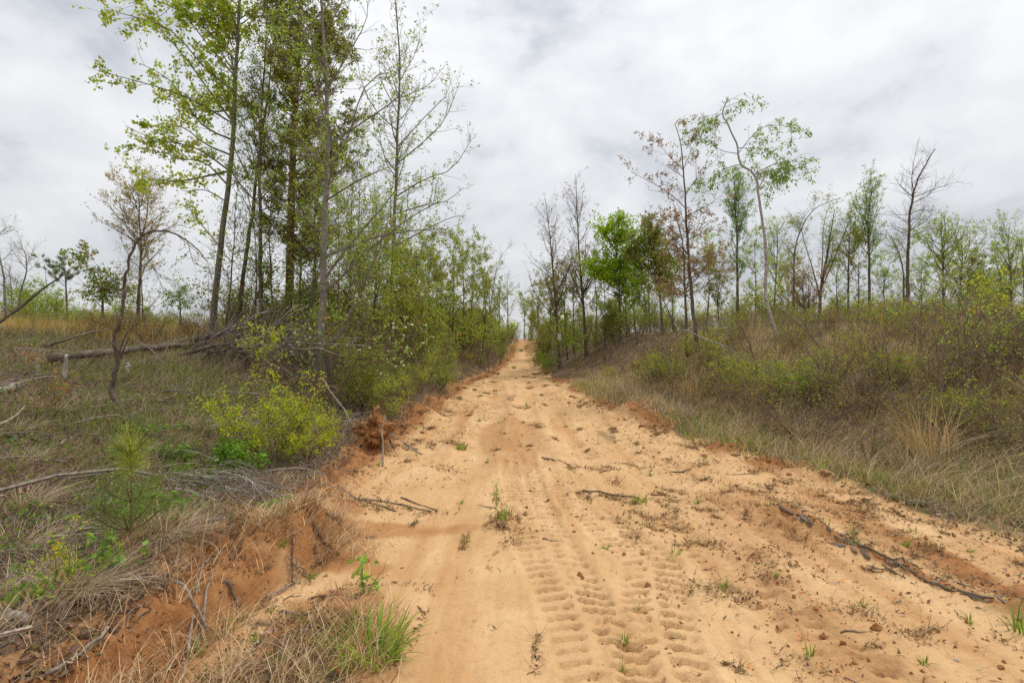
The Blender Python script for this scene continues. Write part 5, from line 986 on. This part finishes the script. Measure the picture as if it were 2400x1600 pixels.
# ------------------------------------------------------------------ plants standing on the road and ledge
def tuft_mesh(seed, n, h, w, pal, lean=(.15, 1.0), sp=.05, seg=4):
    rng = np.random.default_rng(seed); mb = MB(); az = rng.uniform(0, 6.28, n); r = sp * np.sqrt(rng.random(n)); blades(rng, mb, np.stack([r * np.cos(az), r * np.sin(az), 0 * r - .01], 1), rng.uniform(h * .45, h, n), w, rng.uniform(*lean, n), pal, seg, .25, .7, az + rng.normal(size=n) * .5); return mb.mesh('grass_tuft', M_LEAF, (0, 0, 0), False)
BRG = [(.16, .24, .028, 5), (.22, .29, .045, 4), (.11, .17, .022, 3)]
o = link('grass_tuft', tuft_mesh(900, 120, .30, .011, BRG, (.25, 1.3), .13, 5)); p = hit(868, 1545); o.location = tuple(p); tag(o, 'big bright green grass tuft beside the smooth sand tongue', 'grass')
for k, (px_, py_, h, n, lab) in enumerate([(1500, 1168, .16, 40, 'dense dark green grass tuft at the end of the bark strip'), (1182, 1228, .14, 46, 'low grass tuft on the soil clump at the sapling foot'), (2395, 1470, .2, 40, 'grass tuft at the churned edge beside the bark windrow'), (845, 1395, .1, 14, 'thin grass sprigs beside the leafy seedling'), (1930, 1235, .13, 12, 'long-bladed thin grass tuft on pale sand near the clay heap'), (1582, 1295, .09, 16, 'star-shaped small grass tuft beside the tyre prints'), (2140, 1240, .10, 10, 'two broad yellow-green blades by the road edge'),
                                            (555, 1545, .12, 10, 'upright pale green blades in the debris bed'), (470, 1540, .12, 8, 'single pale green shoot beside the long straight stick'), (215, 1110, .12, 70, 'yellowing grass tuft with pale dry base on the slope'), (95, 1055, .1, 60, 'dark green broad-bladed tuft high on the slope'), (1080, 1045, .15, 50, 'weedy green tuft by the sand near the root plate'), (1205, 862, .22, 80, 'green weed patch in the middle of the lane at the narrowing'), (1190, 845, .2, 60, 'green weed patch on the lane just past the narrowing'), (1222, 822, .3, 90, 'yellow-green grass patch half way up the lane climb'), (1236, 812, .3, 90, 'yellow-green grass patch near the lane crest')]):
    p = hit(px_, py_); o = link('grass_tuft', tuft_mesh(901 + k, n, h, .007 if py_ > 1100 else .012, GRASS if k in (0, 1, 2, 11, 12) else BRG + GRASS[:1], (.1, 1.0), .03 + .0009 * n)); o.location = tuple(p); tag(o, lab, 'grass')
sm = [tuft_mesh(930 + k, 9 + 3 * k, .085, .006, GRASS + BRG[:1], (.1, 1.2), .015) for k in range(5)]
for k in range(55):
    x, y = road_pt(lambda a, b: .25 + .75 * wv(a, b)); s = R.uniform(.5, 1.25) * (1 + .05 * y); o = link('grass_sprig', sm[R.integers(5)]); o.location = (x, y, float(zg(x, y))); o.rotation_euler = (0, 0, R.uniform(0, 6.28)); o.scale = (s, s, s); tag(o, 'small green grass sprig growing in the road sand', 'grass', 'grass sprigs in the road sand')
def plant(name, label, px_, py_, h, seed, pal, nl, ls, stems=3, lean=(2, 20), n2=14, L2=.35, wr=.6, wide=1.0, cat='plant', n3=0, group=None, clus=2, rs=.006, p=None):
    w, c = shrub_proto(seed, stems, lean, n2, L2, n3, .16, nl, ls / h, pal, wr, False, clus, rs / h, 1.0)
    p = hit(px_, py_) if p is None else p; o = empty(name, p); o.scale = (h * wide, h * wide, h); tag(o, label, cat, group); link('stem', w, o); link('foliage', c, o); return o
plant('seedling', 'leafy green seedling standing in sand above the bright grass tuft', 855, 1385, .16, 950, [(.13, .20, .045, 5), (.18, .27, .05, 3)], 46, .05, 3, (5, 40), 8)
plant('sapling', 'thin young sapling twig with small leaves on a soil clump in the road', 1160, 1192, .34, 951, [(.17, .25, .04, 5), (.25, .2, .05, 2)], 40, .03, 1, (8, 10), 9, .25, rs=.004)
plant('yellow_shrub', 'spreading bright yellow-green shrub in front of the pale maple', 640, 1085, .80, 952, YEL, 4000, .034, 9, (12, 52), 110, .34, .4, 1.05, 'shrub', 300, None, 3, .008)
plant('yellow_shrub', 'second yellow-green shrub mound joined to the spreading one by the root plate', 720, 1075, .60, 953, YEL + OLV[:2], 2400, .034, 8, (10, 50), 90, .34, .4, 1.05, 'shrub', 240, None, 3, .007)
p = hit(640, 1085); plant('yellow_sapling', 'tall slim yellow-green sapling rising above the spreading yellow shrub', 0, 0, 1.6, 954, YEL, 2200, .036, 2, (1, 5), 60, .16, .4, 1.0, 'sapling', 160, None, 3, .010, p=p + [-.05, .35, 0])
plant('yellow_sapling', 'small yellow sapling standing in the grey slash pile', 130, 1412, .42, 955, YEL + [(.36, .28, .03, 3)], 320, .024, 2, (2, 10), 26, .2, .4, 1.0, 'sapling', 40, None, 3, .005)
plant('weed_bush', 'bright green leafy weed patch on the slope above the grey vine heap', 560, 1098, .34, 956, [(.085, .155, .018, 5), (.125, .20, .025, 3)], 700, .05, 12, (8, 50), 60, .35, .65, 1.1, 'weed', 0, None, 3, .004)
plant('weed_bush', 'green ragged weed at the lip of the clay ledge', 240, 1390, .20, 957, [(.09, .14, .025, 5), (.13, .19, .03, 3)], 200, .045, 10, (10, 60), 30, .4, .6, 1.2, 'weed', 0, None, 2, .003)
plant('weed_bush', 'green weed beside the ragged one below the yellow sapling', 130, 1440, .18, 958, [(.09, .14, .025, 5), (.13, .19, .03, 3)], 150, .04, 9, (10, 60), 30, .4, .6, 1.2, 'weed', 0, None, 2, .003)
plant('weed_bush', 'grey-green broad-leaved weed on the dry grass hummock', 668, 1225, .17, 959, [(.19, .26, .13, 5), (.25, .32, .18, 3)], 60, .07, 5, (5, 40), 10, .3, .35, 1.0, 'weed', 0, None, 2, .004)
plant('weed_bush', 'dark green weed at the side of the dry grass hummock', 628, 1255, .15, 960, [(.08, .15, .03, 5), (.12, .2, .04, 3)], 220, .035, 8, (8, 45), 24, .4, .6, 1.0, 'weed', 0, None, 2, .003)
plant('oak_seedling', 'oak seedling with fuzzy orange leaves in the slash pile corner', 62, 1480, .14, 961, [(.22, .11, .04, 5), (.26, .15, .06, 3)], 24, .04, 2, (5, 25), 8, .4, .5, 1.0, 'seedling')
plant('oak_seedling', 'taller orange-leaved seedling on the grassy slope before the fallen trunk', 95, 985, .75, 962, [(.2, .1, .035, 4), (.2, .15, .04, 4)], 170, .045, 4, (2, 20), 30, .3, .5, 1.0, 'seedling', 0, None, 3)
for k, (px_, py_, lab) in enumerate([(395, 1065, 'low green weeds left of the bright weed patch'), (330, 1010, 'low green weeds on the slope below the crooked tree'), (460, 1120, 'low green weeds just above the long silvery stick'), (330, 1200, 'low green weeds behind the pine seedling'), (400, 1250, 'white-dotted low green weeds beside the pine seedling')]):
    plant('weed_bush', lab, px_, py_, .2, 963 + k, [(.085, .135, .025, 5), (.125, .18, .03, 3)], 300, .032, 14, (15, 65), 50, .45, .6, 1.6, 'weed', 0, None, 3, .003)
for k, (px_, py_, h, pal_, nl_, lab) in enumerate([(2085, 900, 1.5, RUST, 260, 'upright dark-stemmed shrub with rusty leaf tips above the tan clumps'), (2230, 1000, 1.9, RUST, 200, 'tall forked dark shrub rising from the tan grass'), (2290, 930, 2.0, LTG, 700, 'tall open shrub with light green leaves near the frame edge'), (2370, 890, 1.6, YEL, 900, 'golden yellow-green shrub at the frame edge'), (1700, 880, 1.0, YEL, 420, 'yellow-green shrub behind the bowed hoop sapling'), (2310, 770, 1.2, YEL, 1000, 'golden shrub high on the brushy bank'), (1945, 790, 1.0, RUST, 900, 'rust-orange shrub on top of the bank by the white-barked tree'), (1745, 790, 1.0, RUST, 900, 'rust-orange shrub at the foot of the white-barked tree')]):
    plant('bank_shrub', lab, px_, py_, h, 980 + k, pal_, nl_, .045, 6, (4, 30), 60, .3, .5, .9, 'shrub', 160, None, 3, .012)
# dogwood in flower
def dogwood():
    rng = np.random.default_rng(990); d = 9.3; base = hit(800, 905); base = np.array([-3.25, d, float(zg(-3.25, d))]); w = MB(); cr = MB(); fl = MB()
    ends = [(930, 745), (880, 700), (700, 760), (650, 800), (980, 810), (850, 870), (640, 860), (760, 700), (1000, 770), (900, 850), (690, 700), (720, 840), (830, 640)]
    P = []
    for a, b in ends:
        e_ = pxp(a, b, d + rng.uniform(-.6, .6)); m_ = (base + e_) / 2 + np.array([0, 0, .25]); P.append(resample([base - [0, 0, .05], m_, e_], 8))
    P = np.array(P); Rr = .016 * np.linspace(1, .25, 8)[None].repeat(len(P), 0); tubes(w, P, Rr, 5)
    P2, R2 = spawn(rng, P, Rr, 90, .35, 1, .4, (30 * D2R, 70 * D2R), .05, .14, 5, .7, .01, .003); tubes(w, P2, R2, 4)
    P3, R3 = spawn(rng, P2, R2, 240, .2, 1, .18, (30 * D2R, 70 * D2R), .05, .14, 4, .7, .01, .002); tubes(w, P3, R3, 3)
    pos, dr = along(rng, P3, 900, .2, 1); leaves(rng, cr, pos, dr, .045, [(.17, .23, .05, 5), (.23, .27, .06, 3)], .5, .2)
    k = 105; tip = P3[rng.choice(len(P3), k, replace=False), -1]; n_ = nrm(rng.normal(size=(k, 3)) * .45 + np.array([0, -.35, .8])); s = nrm(np.cross(n_, rng.normal(size=(k, 3)))); q = np.cross(n_, s)
    for j in range(4):
        a = j * math.pi / 2; dd = math.cos(a) * s + math.sin(a) * q; tt = np.cross(n_, dd); L_ = rng.uniform(.020, .034, (k, 1))
        V = np.stack([tip, tip + dd * L_ * .65 + tt * L_ * .42 + n_ * L_ * .25, tip + dd * L_ + n_ * L_ * .2, tip + dd * L_ * .65 - tt * L_ * .42 + n_ * L_ * .25], 1); fl.add(V, (np.arange(k) * 4)[:, None] + np.arange(4), None, np.array([.78, .74, .60]))
    root = empty('dogwood_tree', base); tag(root, 'low spreading dogwood with cream white blossoms around the pale maple', 'tree'); link('trunk', w.mesh('trunk', M_TWIG, base), root); link('crown', cr.mesh('crown', M_LEAF, base, False), root); link('blossom', fl.mesh('blossom', M_PETAL, base, False), root)
dogwood()
# pine seedling
def seedling():
    rng = np.random.default_rng(995); base = hit(303, 1300); d = base[1]; w = MB(); cr = MB(); top = pxp(304, 1040, d)
    T = resample([base - [0, 0, .03], (base + top) / 2 + [.012, 0, 0], top], 12); tubes(w, T[None], (np.linspace(.010, .004, 12))[None], 7)
    P, Rr = [], []
    for tz, n, Lb in ((.22, 6, .20), (.30, 4, .17), (.52, 5, .16), (.92, 4, .08)):
        st = T[int(tz * 11)]
        for k in range(n):
            a = k / n * 6.28 + rng.normal() * .3; dv = np.array([math.cos(a), math.sin(a), .55]); P.append(resample([st, st + dv * Lb * .5, st + dv * Lb + np.array([0, 0, Lb * .25])], 5)); Rr.append(np.linspace(.005, .0025, 5))
    P = np.array(P); tubes(w, P, np.array(Rr), 4)
    pos, dr = along(rng, P, 900, .25, 1); leaves(rng, cr, pos, dr * 1.8, .13, [(.075, .105, .03, 5), (.11, .14, .04, 4), (.15, .165, .05, 2)], .030, -.05)
    pos, dr = along(rng, T[None], 500, .72, 1); leaves(rng, cr, pos, dr * .9, .15, [(.15, .19, .04, 5), (.26, .27, .05, 4)], .022, -.25)
    pos, dr = along(rng, T[None], 160, .05, .2); leaves(rng, cr, pos, dr * -.3, .13, [(.30, .15, .07, 5), (.36, .2, .1, 3)], .024, .9)
    c = T[-1]; n = 5; Q = np.stack([resample([c, c + np.array([rng.normal() * .012, rng.normal() * .012, .05]), c + np.array([rng.normal() * .02, rng.normal() * .02, .10])], 4) for _ in range(n)]); tubes(cr, Q, np.full((n, 4), .0035), 4, np.array([[.36, .32, .09]]).repeat(n, 0))
    root = empty('pine_seedling', base); tag(root, 'young pine seedling with long soft needles and pale shoot tips', 'seedling'); link('trunk', w.mesh('trunk', M_CBARK, base), root); link('crown', cr.mesh('crown', M_LEAF, base, False), root)
seedling()
# uprooted stump: plate of red clay and root fibres
def rootplate():
    rng = np.random.default_rng(996); p = hit(872, 1062) - np.array([0, 0, .06]); w = MB(); n = 44; th = np.linspace(0, 2 * np.pi, n, endpoint=False); rings = []
    edge = .33 + .09 * np.sin(th * 2 + .4) + .08 * np.sin(th * 5 + 1) + .05 * np.sin(th * 11) + rng.normal(size=n) * .022
    for rr in np.linspace(1, .06, 11):
        dep = .17 * math.sin((1 - rr) * 2.2); rad_ = edge * rr
        rings.append(np.stack([rad_ * np.cos(th) * .92, -dep + .25 * rad_ * np.sin(th), rad_ * np.sin(th) * 1.2 + .30], 1))
    bk = [np.stack([rings[0][:, 0] * .85, rings[0][:, 1] + .2, rings[0][:, 2] * .9], 1)]
    V = np.concatenate(bk + rings); q = []
    for k in range(len(rings)):
        for j in range(n): q.append((k * n + j, k * n + (j + 1) % n, (k + 1) * n + (j + 1) % n, (k + 1) * n + j))
    rough = np.abs(fbm(V[:, 0] * 6, V[:, 2] * 4, 14, 5, .6)); V[:, 1] += .22 * rough - .05 + .07 * fbm(V[:, 0] * 18, V[:, 2] * 12, 15, 3)
    V[:, 2] = np.maximum(V[:, 2], -.05); root = empty('root_plate', p, .3, .74); tag(root, 'upturned stump plate of red clay and torn roots at the road edge', 'stump')
    V[:, 2] += .05 * fbm(V[:, 0] * 9, V[:, 2] * 9, 3, 3) * (V[:, 2] > .05); V[:, 1] += .09 * fbm(V[:, 0] * 7, V[:, 2] * 7, 4, 4); V[:, 0] += .05 * fbm(V[:, 0] * 8 + 5, V[:, 2] * 8, 5, 3); rings[-1] = V[-n:]; bk[0] = V[:n]
    w.add(V, q); w.add(rings[-1], None, [(0, j, j + 1) for j in range(1, n - 1)]); w.add(bk[0], None, [(0, j + 1, j) for j in range(1, n - 1)])
    link('clay_plate', w.mesh('clay_plate', M_CLOD, (0, 0, 0), False), root)
    T = []; Rr = []
    for k in range(44):
        a = rng.uniform(0, 6.28); r0_ = rng.uniform(.15, .36); st = np.array([math.cos(a) * r0_, -.10, .32 + math.sin(a) * r0_ * 1.1]); dv = nrm(np.array([math.cos(a) * .8, -.7, math.sin(a) * .8 + rng.normal() * .3])); L_ = rng.uniform(.12, .38)
        e_ = st + dv * L_ + np.array([0, 0, -.12 * L_ / .3]); T.append(resample([st, (st + e_) / 2 + rng.normal(size=3) * .03, e_], 6)); Rr.append(rng.uniform(.004, .011) * np.linspace(1, .3, 6))
    for tip_, r_ in (((.02, -.05, .86), .018), ((.2, 0, .92), .014), ((-.12, -.1, .8), .012)):
        T.append(resample([np.array([.03, 0, .3]), np.array([tip_[0] * .6, -.06, .6]), np.array(tip_)], 6)); Rr.append(r_ * np.linspace(1, .4, 6))
    mb = MB(); tubes(mb, np.array(T), np.array(Rr), 5); link('root', mb.mesh('root', M_CBARK), root)
    fb = MB(); k = 260; a = rng.uniform(0, 6.28, k); rr = .40 * np.sqrt(rng.random(k)); blades(rng, fb, np.stack([rr * np.cos(a) * .95, -.14 + .05 * rng.normal(size=k), np.maximum(.32 + rr * np.sin(a) * 1.1, .02)], 1), rng.uniform(.05, .18, k), .004, rng.uniform(.8, 1.3, k), [(.36, .18, .07, 5), (.24, .11, .05, 4), (.45, .3, .15, 3)], 3, .3, .9)
    link('root_fibre', fb.mesh('root_fibre', M_DRY, (0, 0, 0), False), root)
rootplate()
# heap of grey vines on the slope
def vines():
    rng = np.random.default_rng(997); c = hit(590, 1185); n = 150; T = []
    for k in range(n):
        a = rng.uniform(0, 6.28); r_ = rng.uniform(.1, .34); ph = rng.uniform(.8, 2.6); o_ = rng.normal(size=3) * np.array([.28, .16, .04]) + np.array([0, 0, .1]); t_ = np.linspace(0, ph, 9); tl = rng.normal() * .5
        q = np.stack([r_ * np.cos(t_ + a), r_ * .7 * np.sin(t_ + a) * math.cos(tl), .28 * r_ + .6 * r_ * np.sin(t_ + a) * math.sin(tl)], 1) + o_; T.append(q)
    T = np.array(T); lz = T[..., 2].copy(); T = T + c; T[..., 2] = zg(T[..., 0].ravel(), T[..., 1].ravel()).reshape(T.shape[:2]) + np.maximum(lz, .006); mb = MB(); tubes(mb, T, np.full((n, 9), .0034), 3, rng.uniform(.6, 1.3, (n, 1)) * np.ones((1, 3)))
    o = link('vine_heap', mb.mesh('vine_heap', M_GREYWOOD, c)); o.location = tuple(c); tag(o, 'tangled heap of grey dead vines on the slope above the clay ledge', 'vines')
vines()
# pine cone in the litter
def cone():
    c = hit(487, 1190); mb = MB(); rng = np.random.default_rng(3); n = 90; g_ = np.arange(n); z = 1 - 2 * (g_ + .5) / n; a = g_ * 2.39996; r_ = np.sqrt(1 - z * z); d = np.stack([r_ * np.cos(a), r_ * np.sin(a) * .8, z * 1.2], 1); s = nrm(np.cross(d, np.array([0, 0, 1.0]) + 1e-3)); q = np.cross(s, d)
    P = d * .028; V = np.stack([P * .4, P + s * .008, P * 1.3 + q * .006, P - s * .008], 1); mb.add(V, (g_ * 4)[:, None] + np.arange(4), None, np.array([.7, .6, .55]))
    o = link('pine_cone', mb.mesh('pine_cone', M_LOG, (0, 0, 0), False)); o.location = (c[0], c[1], c[2] + .03); o.rotation_euler = (1.3, .2, .4); tag(o, 'dark open pine cone lying in the litter beside the grey vines', 'pine cone')
cone()
# white paper notice nailed to the maroon-budded tree
def notice():
    d = 24.85; p = pxp(1311, 790, d); mb = MB(); n = 6; xs = np.linspace(-.08, .08, n); V = []
    for yy_ in (0, .006):
        for z in (-.16, .16): V += [(x, -.02 * math.cos(x * 12) + yy_, z) for x in xs]
    q = []
    for j in range(n - 1): q += [(j, j + 1, n + j + 1, n + j), (2 * n + j + 1, 2 * n + j, 3 * n + j, 3 * n + j + 1), (j + 1, j, 2 * n + j, 2 * n + j + 1), (n + j, n + j + 1, 3 * n + j + 1, 3 * n + j)]
    mb.add(V, q, None, np.array([1.0, 1, 1])); m, t = newmat('white_paper'); o_ = N_(t, 'ShaderNodeOutputMaterial'); b = N_(t, 'ShaderNodeBsdfPrincipled'); b.inputs['Base Color'].default_value = (.78, .78, .76, 1); b.inputs['Roughness'].default_value = .6; t.links.new(b.outputs[0], o_.inputs[0])
    o = link('paper_notice', mb.mesh('paper_notice', m, (0, 0, 0), False)); o.location = tuple(p); tag(o, 'small white paper notice fixed to a slender maroon-budded tree', 'notice')
notice()
# pale dead tussocks on the slope beside the logs
for px_, py_, h in ((40, 1000, .5), (70, 1075, .5), (30, 1090, .45), (120, 960, .5), (200, 935, .45), (350, 930, .45), (150, 1110, .5), (60, 1180, .5), (110, 1260, .45), (20, 1280, .5), (190, 1420, .5), (165, 1445, .45), (230, 1410, .45), (370, 1300, .4), (420, 1310, .4), (455, 1325, .38), (340, 1320, .4), (480, 1000, .4), (420, 990, .4), (250, 1060, .45), (10, 1400, .5), (60, 1390, .45), (90, 1330, .4), (240, 890, .5), (390, 890, .4)):
    p = hit(px_, py_); put_clump('grey', p[0], p[1], h * R.uniform(.8, 1.2), R, 'pale collapsed dead tussock on the slope below ' + ('the fallen trunks' if py_ < 1000 else 'the crooked arching tree' if py_ < 1200 else 'the pine seedling'), 'dead tussocks on the logged slope', R.uniform(1, 1.5))

# countable dead branches of the logging slash
rb = np.random.default_rng(1200)
for k in range(110):
    if k < 76: px_, py_ = rb.uniform(-20, 470), rb.uniform(1000, 1560)
    else: px_, py_ = rb.uniform(0, 640), rb.uniform(845, 1010)
    if px_ > 640 - (py_ - 1000) * .95 and py_ > 1150: continue
    p = hit(px_, py_); a = rb.uniform(0, 6.28); L_ = rb.uniform(.14, .5) * (.7 + .06 * p[1]); r_ = L_ * rb.uniform(.010, .022); q = []
    for t_ in (-.5, -.15, .2, .5):
        x_, y_ = p[0] + L_ * t_ * math.cos(a), p[1] + L_ * t_ * math.sin(a) * .7; q.append(np.array([x_, y_, float(zg(x_, y_)) + r_ + abs(t_) * L_ * .10 * rb.random()]))
    if any(v[0] > float(xl(v[1])) - .35 for v in q): continue
    mt = [M_GREYWOOD, M_LOG, M_TWIG][rb.integers(3)]
    rod('slash_branch', {'weathered_grey_wood': 'grey', 'fallen_log_bark': 'dark-barked', 'brown_twig': 'brown'}[mt.name] + (' long' if L_ > .5 else ' short') + ' dead branch of logging slash lying below ' + ('the fallen trunks' if py_ < 1000 else 'the crooked arching tree' if py_ < 1200 else 'the pine seedling'), q, r_, mt, 'branch', 1210 + k, 'dead branches of the logging slash', 6, .45, .012, 3, 8, .22)

for k, (px_, py_) in enumerate(((520, 1480), (455, 1500), (560, 1440), (640, 1420), (600, 1500), (700, 1450), (330, 1440), (650, 1560), (480, 1590), (730, 1350), (590, 1300), (540, 1270), (640, 1290), (720, 1270), (660, 1340), (770, 1530))):
    p = hit(px_, py_); o = link('grass_shoot', sm[k % 5]); s = R.uniform(.8, 1.5); o.location = tuple(p); o.rotation_euler = (0, 0, R.uniform(0, 6.28)); o.scale = (s, s, s * 1.2); tag(o, 'pale green shoot coming up through the broken clay ledge', 'grass', 'green shoots on the clay ledge')
for k in range(34):
    y = rb.uniform(2.2, 4.2); x = float(np.interp(y, [1, 2.0, 2.5, 3.0, 3.6, 4.2], [-2.1, -1.98, -1.86, -1.72, -1.48, -1.42])) + rb.uniform(-.15, .75) * (1 if y < 3.2 else .3); a = rb.uniform(0, 6.28); L_ = rb.uniform(.06, .28); q = []
    for t_ in (-.5, 0, .5):
        x_, y_ = x + L_ * t_ * math.cos(a), y + L_ * t_ * math.sin(a); q.append(np.array([x_, y_, float(zg(x_, y_)) + .008 + rb.random() * .02]))
    rod('root_piece', 'torn root or stick lying in the broken clay of the ledge', q, L_ * rb.uniform(.018, .045), [M_CBARK, M_GREYWOOD, M_LOG][k % 3], 'root', 1400 + k, 'torn roots and sticks in the clay ledge', 6, .6, .006, 1, 7, .08)
# crumbs of broken soil along shoulders, ledge, windrow and churned strips
def crumbs():
    rng = np.random.default_rng(1300); n = 26000; y = 1.9 * (13 / 1.9) ** rng.random(n); x = rng.uniform(-2.6, 4.4, n); _, cl, tr, _ = relief(x, y)
    k = (rng.random(n) < np.clip(cl * .55 + .05, 0, 1)) & (x < xr(y) + .5); k &= ~((np.abs(x + .15) < .6) & (y < 4.4) & (rng.random(n) < .9)); x, y = x[k], y[k]; n = len(x)
    s = .0045 * np.exp(rng.normal(size=n) * .55) * (1 + .10 * y); o = np.array([[1, 0, 0], [-1, 0, 0], [0, 1, 0], [0, -1, 0], [0, 0, .8], [0, 0, -.8]], float)
    V = o[None] * rng.uniform(.6, 1.4, (n, 6, 1)); a = rng.uniform(0, 6.28, n); ca, sa = np.cos(a)[:, None], np.sin(a)[:, None]
    V = np.stack([V[..., 0] * ca - V[..., 1] * sa, V[..., 0] * sa + V[..., 1] * ca, V[..., 2]], -1) * s[:, None, None] + np.stack([x, y, zg(x, y) + s * .25], 1)[:, None]
    f = np.array([[0, 2, 4], [2, 1, 4], [1, 3, 4], [3, 0, 4], [2, 0, 5], [1, 2, 5], [3, 1, 5], [0, 3, 5]]); mb = MB(); mb.add(V, None, ((np.arange(n) * 6)[:, None, None] + f[None]).reshape(-1, 3))
    o_ = link('soil_crumbs', mb.mesh('soil_crumbs', M_CLOD, (0, 0, 0), False)); o_['kind'] = 'stuff'; tag(o_, 'loose crumbs of broken red-brown soil along the road and ledge', 'soil')
crumbs()
# windrow of bark on the road
def bark_row():
    rng = np.random.default_rng(1310); ms = []
    for k in range(5):
        mb = MB(); m = 6; t_ = np.linspace(-.5, .5, m); w_ = .10 * (1 - (2 * t_) ** 4 * .6) * rng.uniform(.7, 1.2, m); z_ = rng.normal(size=m) * .02; V = np.concatenate([np.stack([t_, w_, z_], 1), np.stack([t_, 0 * t_, z_ + .05], 1), np.stack([t_, -w_, z_], 1), np.stack([t_, 0 * t_, z_ - .03], 1)])
        q = [(a * m + j, a * m + j + 1, ((a + 1) % 4) * m + j + 1, ((a + 1) % 4) * m + j) for a in range(4) for j in range(m - 1)] + [(0, m, 2 * m, 3 * m), (4 * m - 1, 3 * m - 1, 2 * m - 1, m - 1)]; mb.add(V, q); ms.append(mb.mesh('bark_strip', [M_LOG, M_DARK, M_GREYWOOD][k % 3], (0, 0, 0), False))
    for k in range(70):
        y = rng.uniform(2.3, 4.6); x = float(np.interp(y, [1, 2.95, 3.6, 4.36, 5.2], [3.35, 2.95, 2.72, 2.52, 2.4])) + rng.normal() * .07
        s = rng.uniform(.05, .20); o = link('bark_strip', ms[rng.integers(5)]); o.location = (x, y, float(zg(x, y)) + .006); o.rotation_euler = (rng.normal() * .25, rng.normal() * .1, 1.95 + rng.normal() * .45); o.scale = (s, s * rng.uniform(.5, 1.2), s); tag(o, 'dark strip of torn bark in the windrow across the road', 'bark', 'torn bark strips of the windrow')
bark_row()
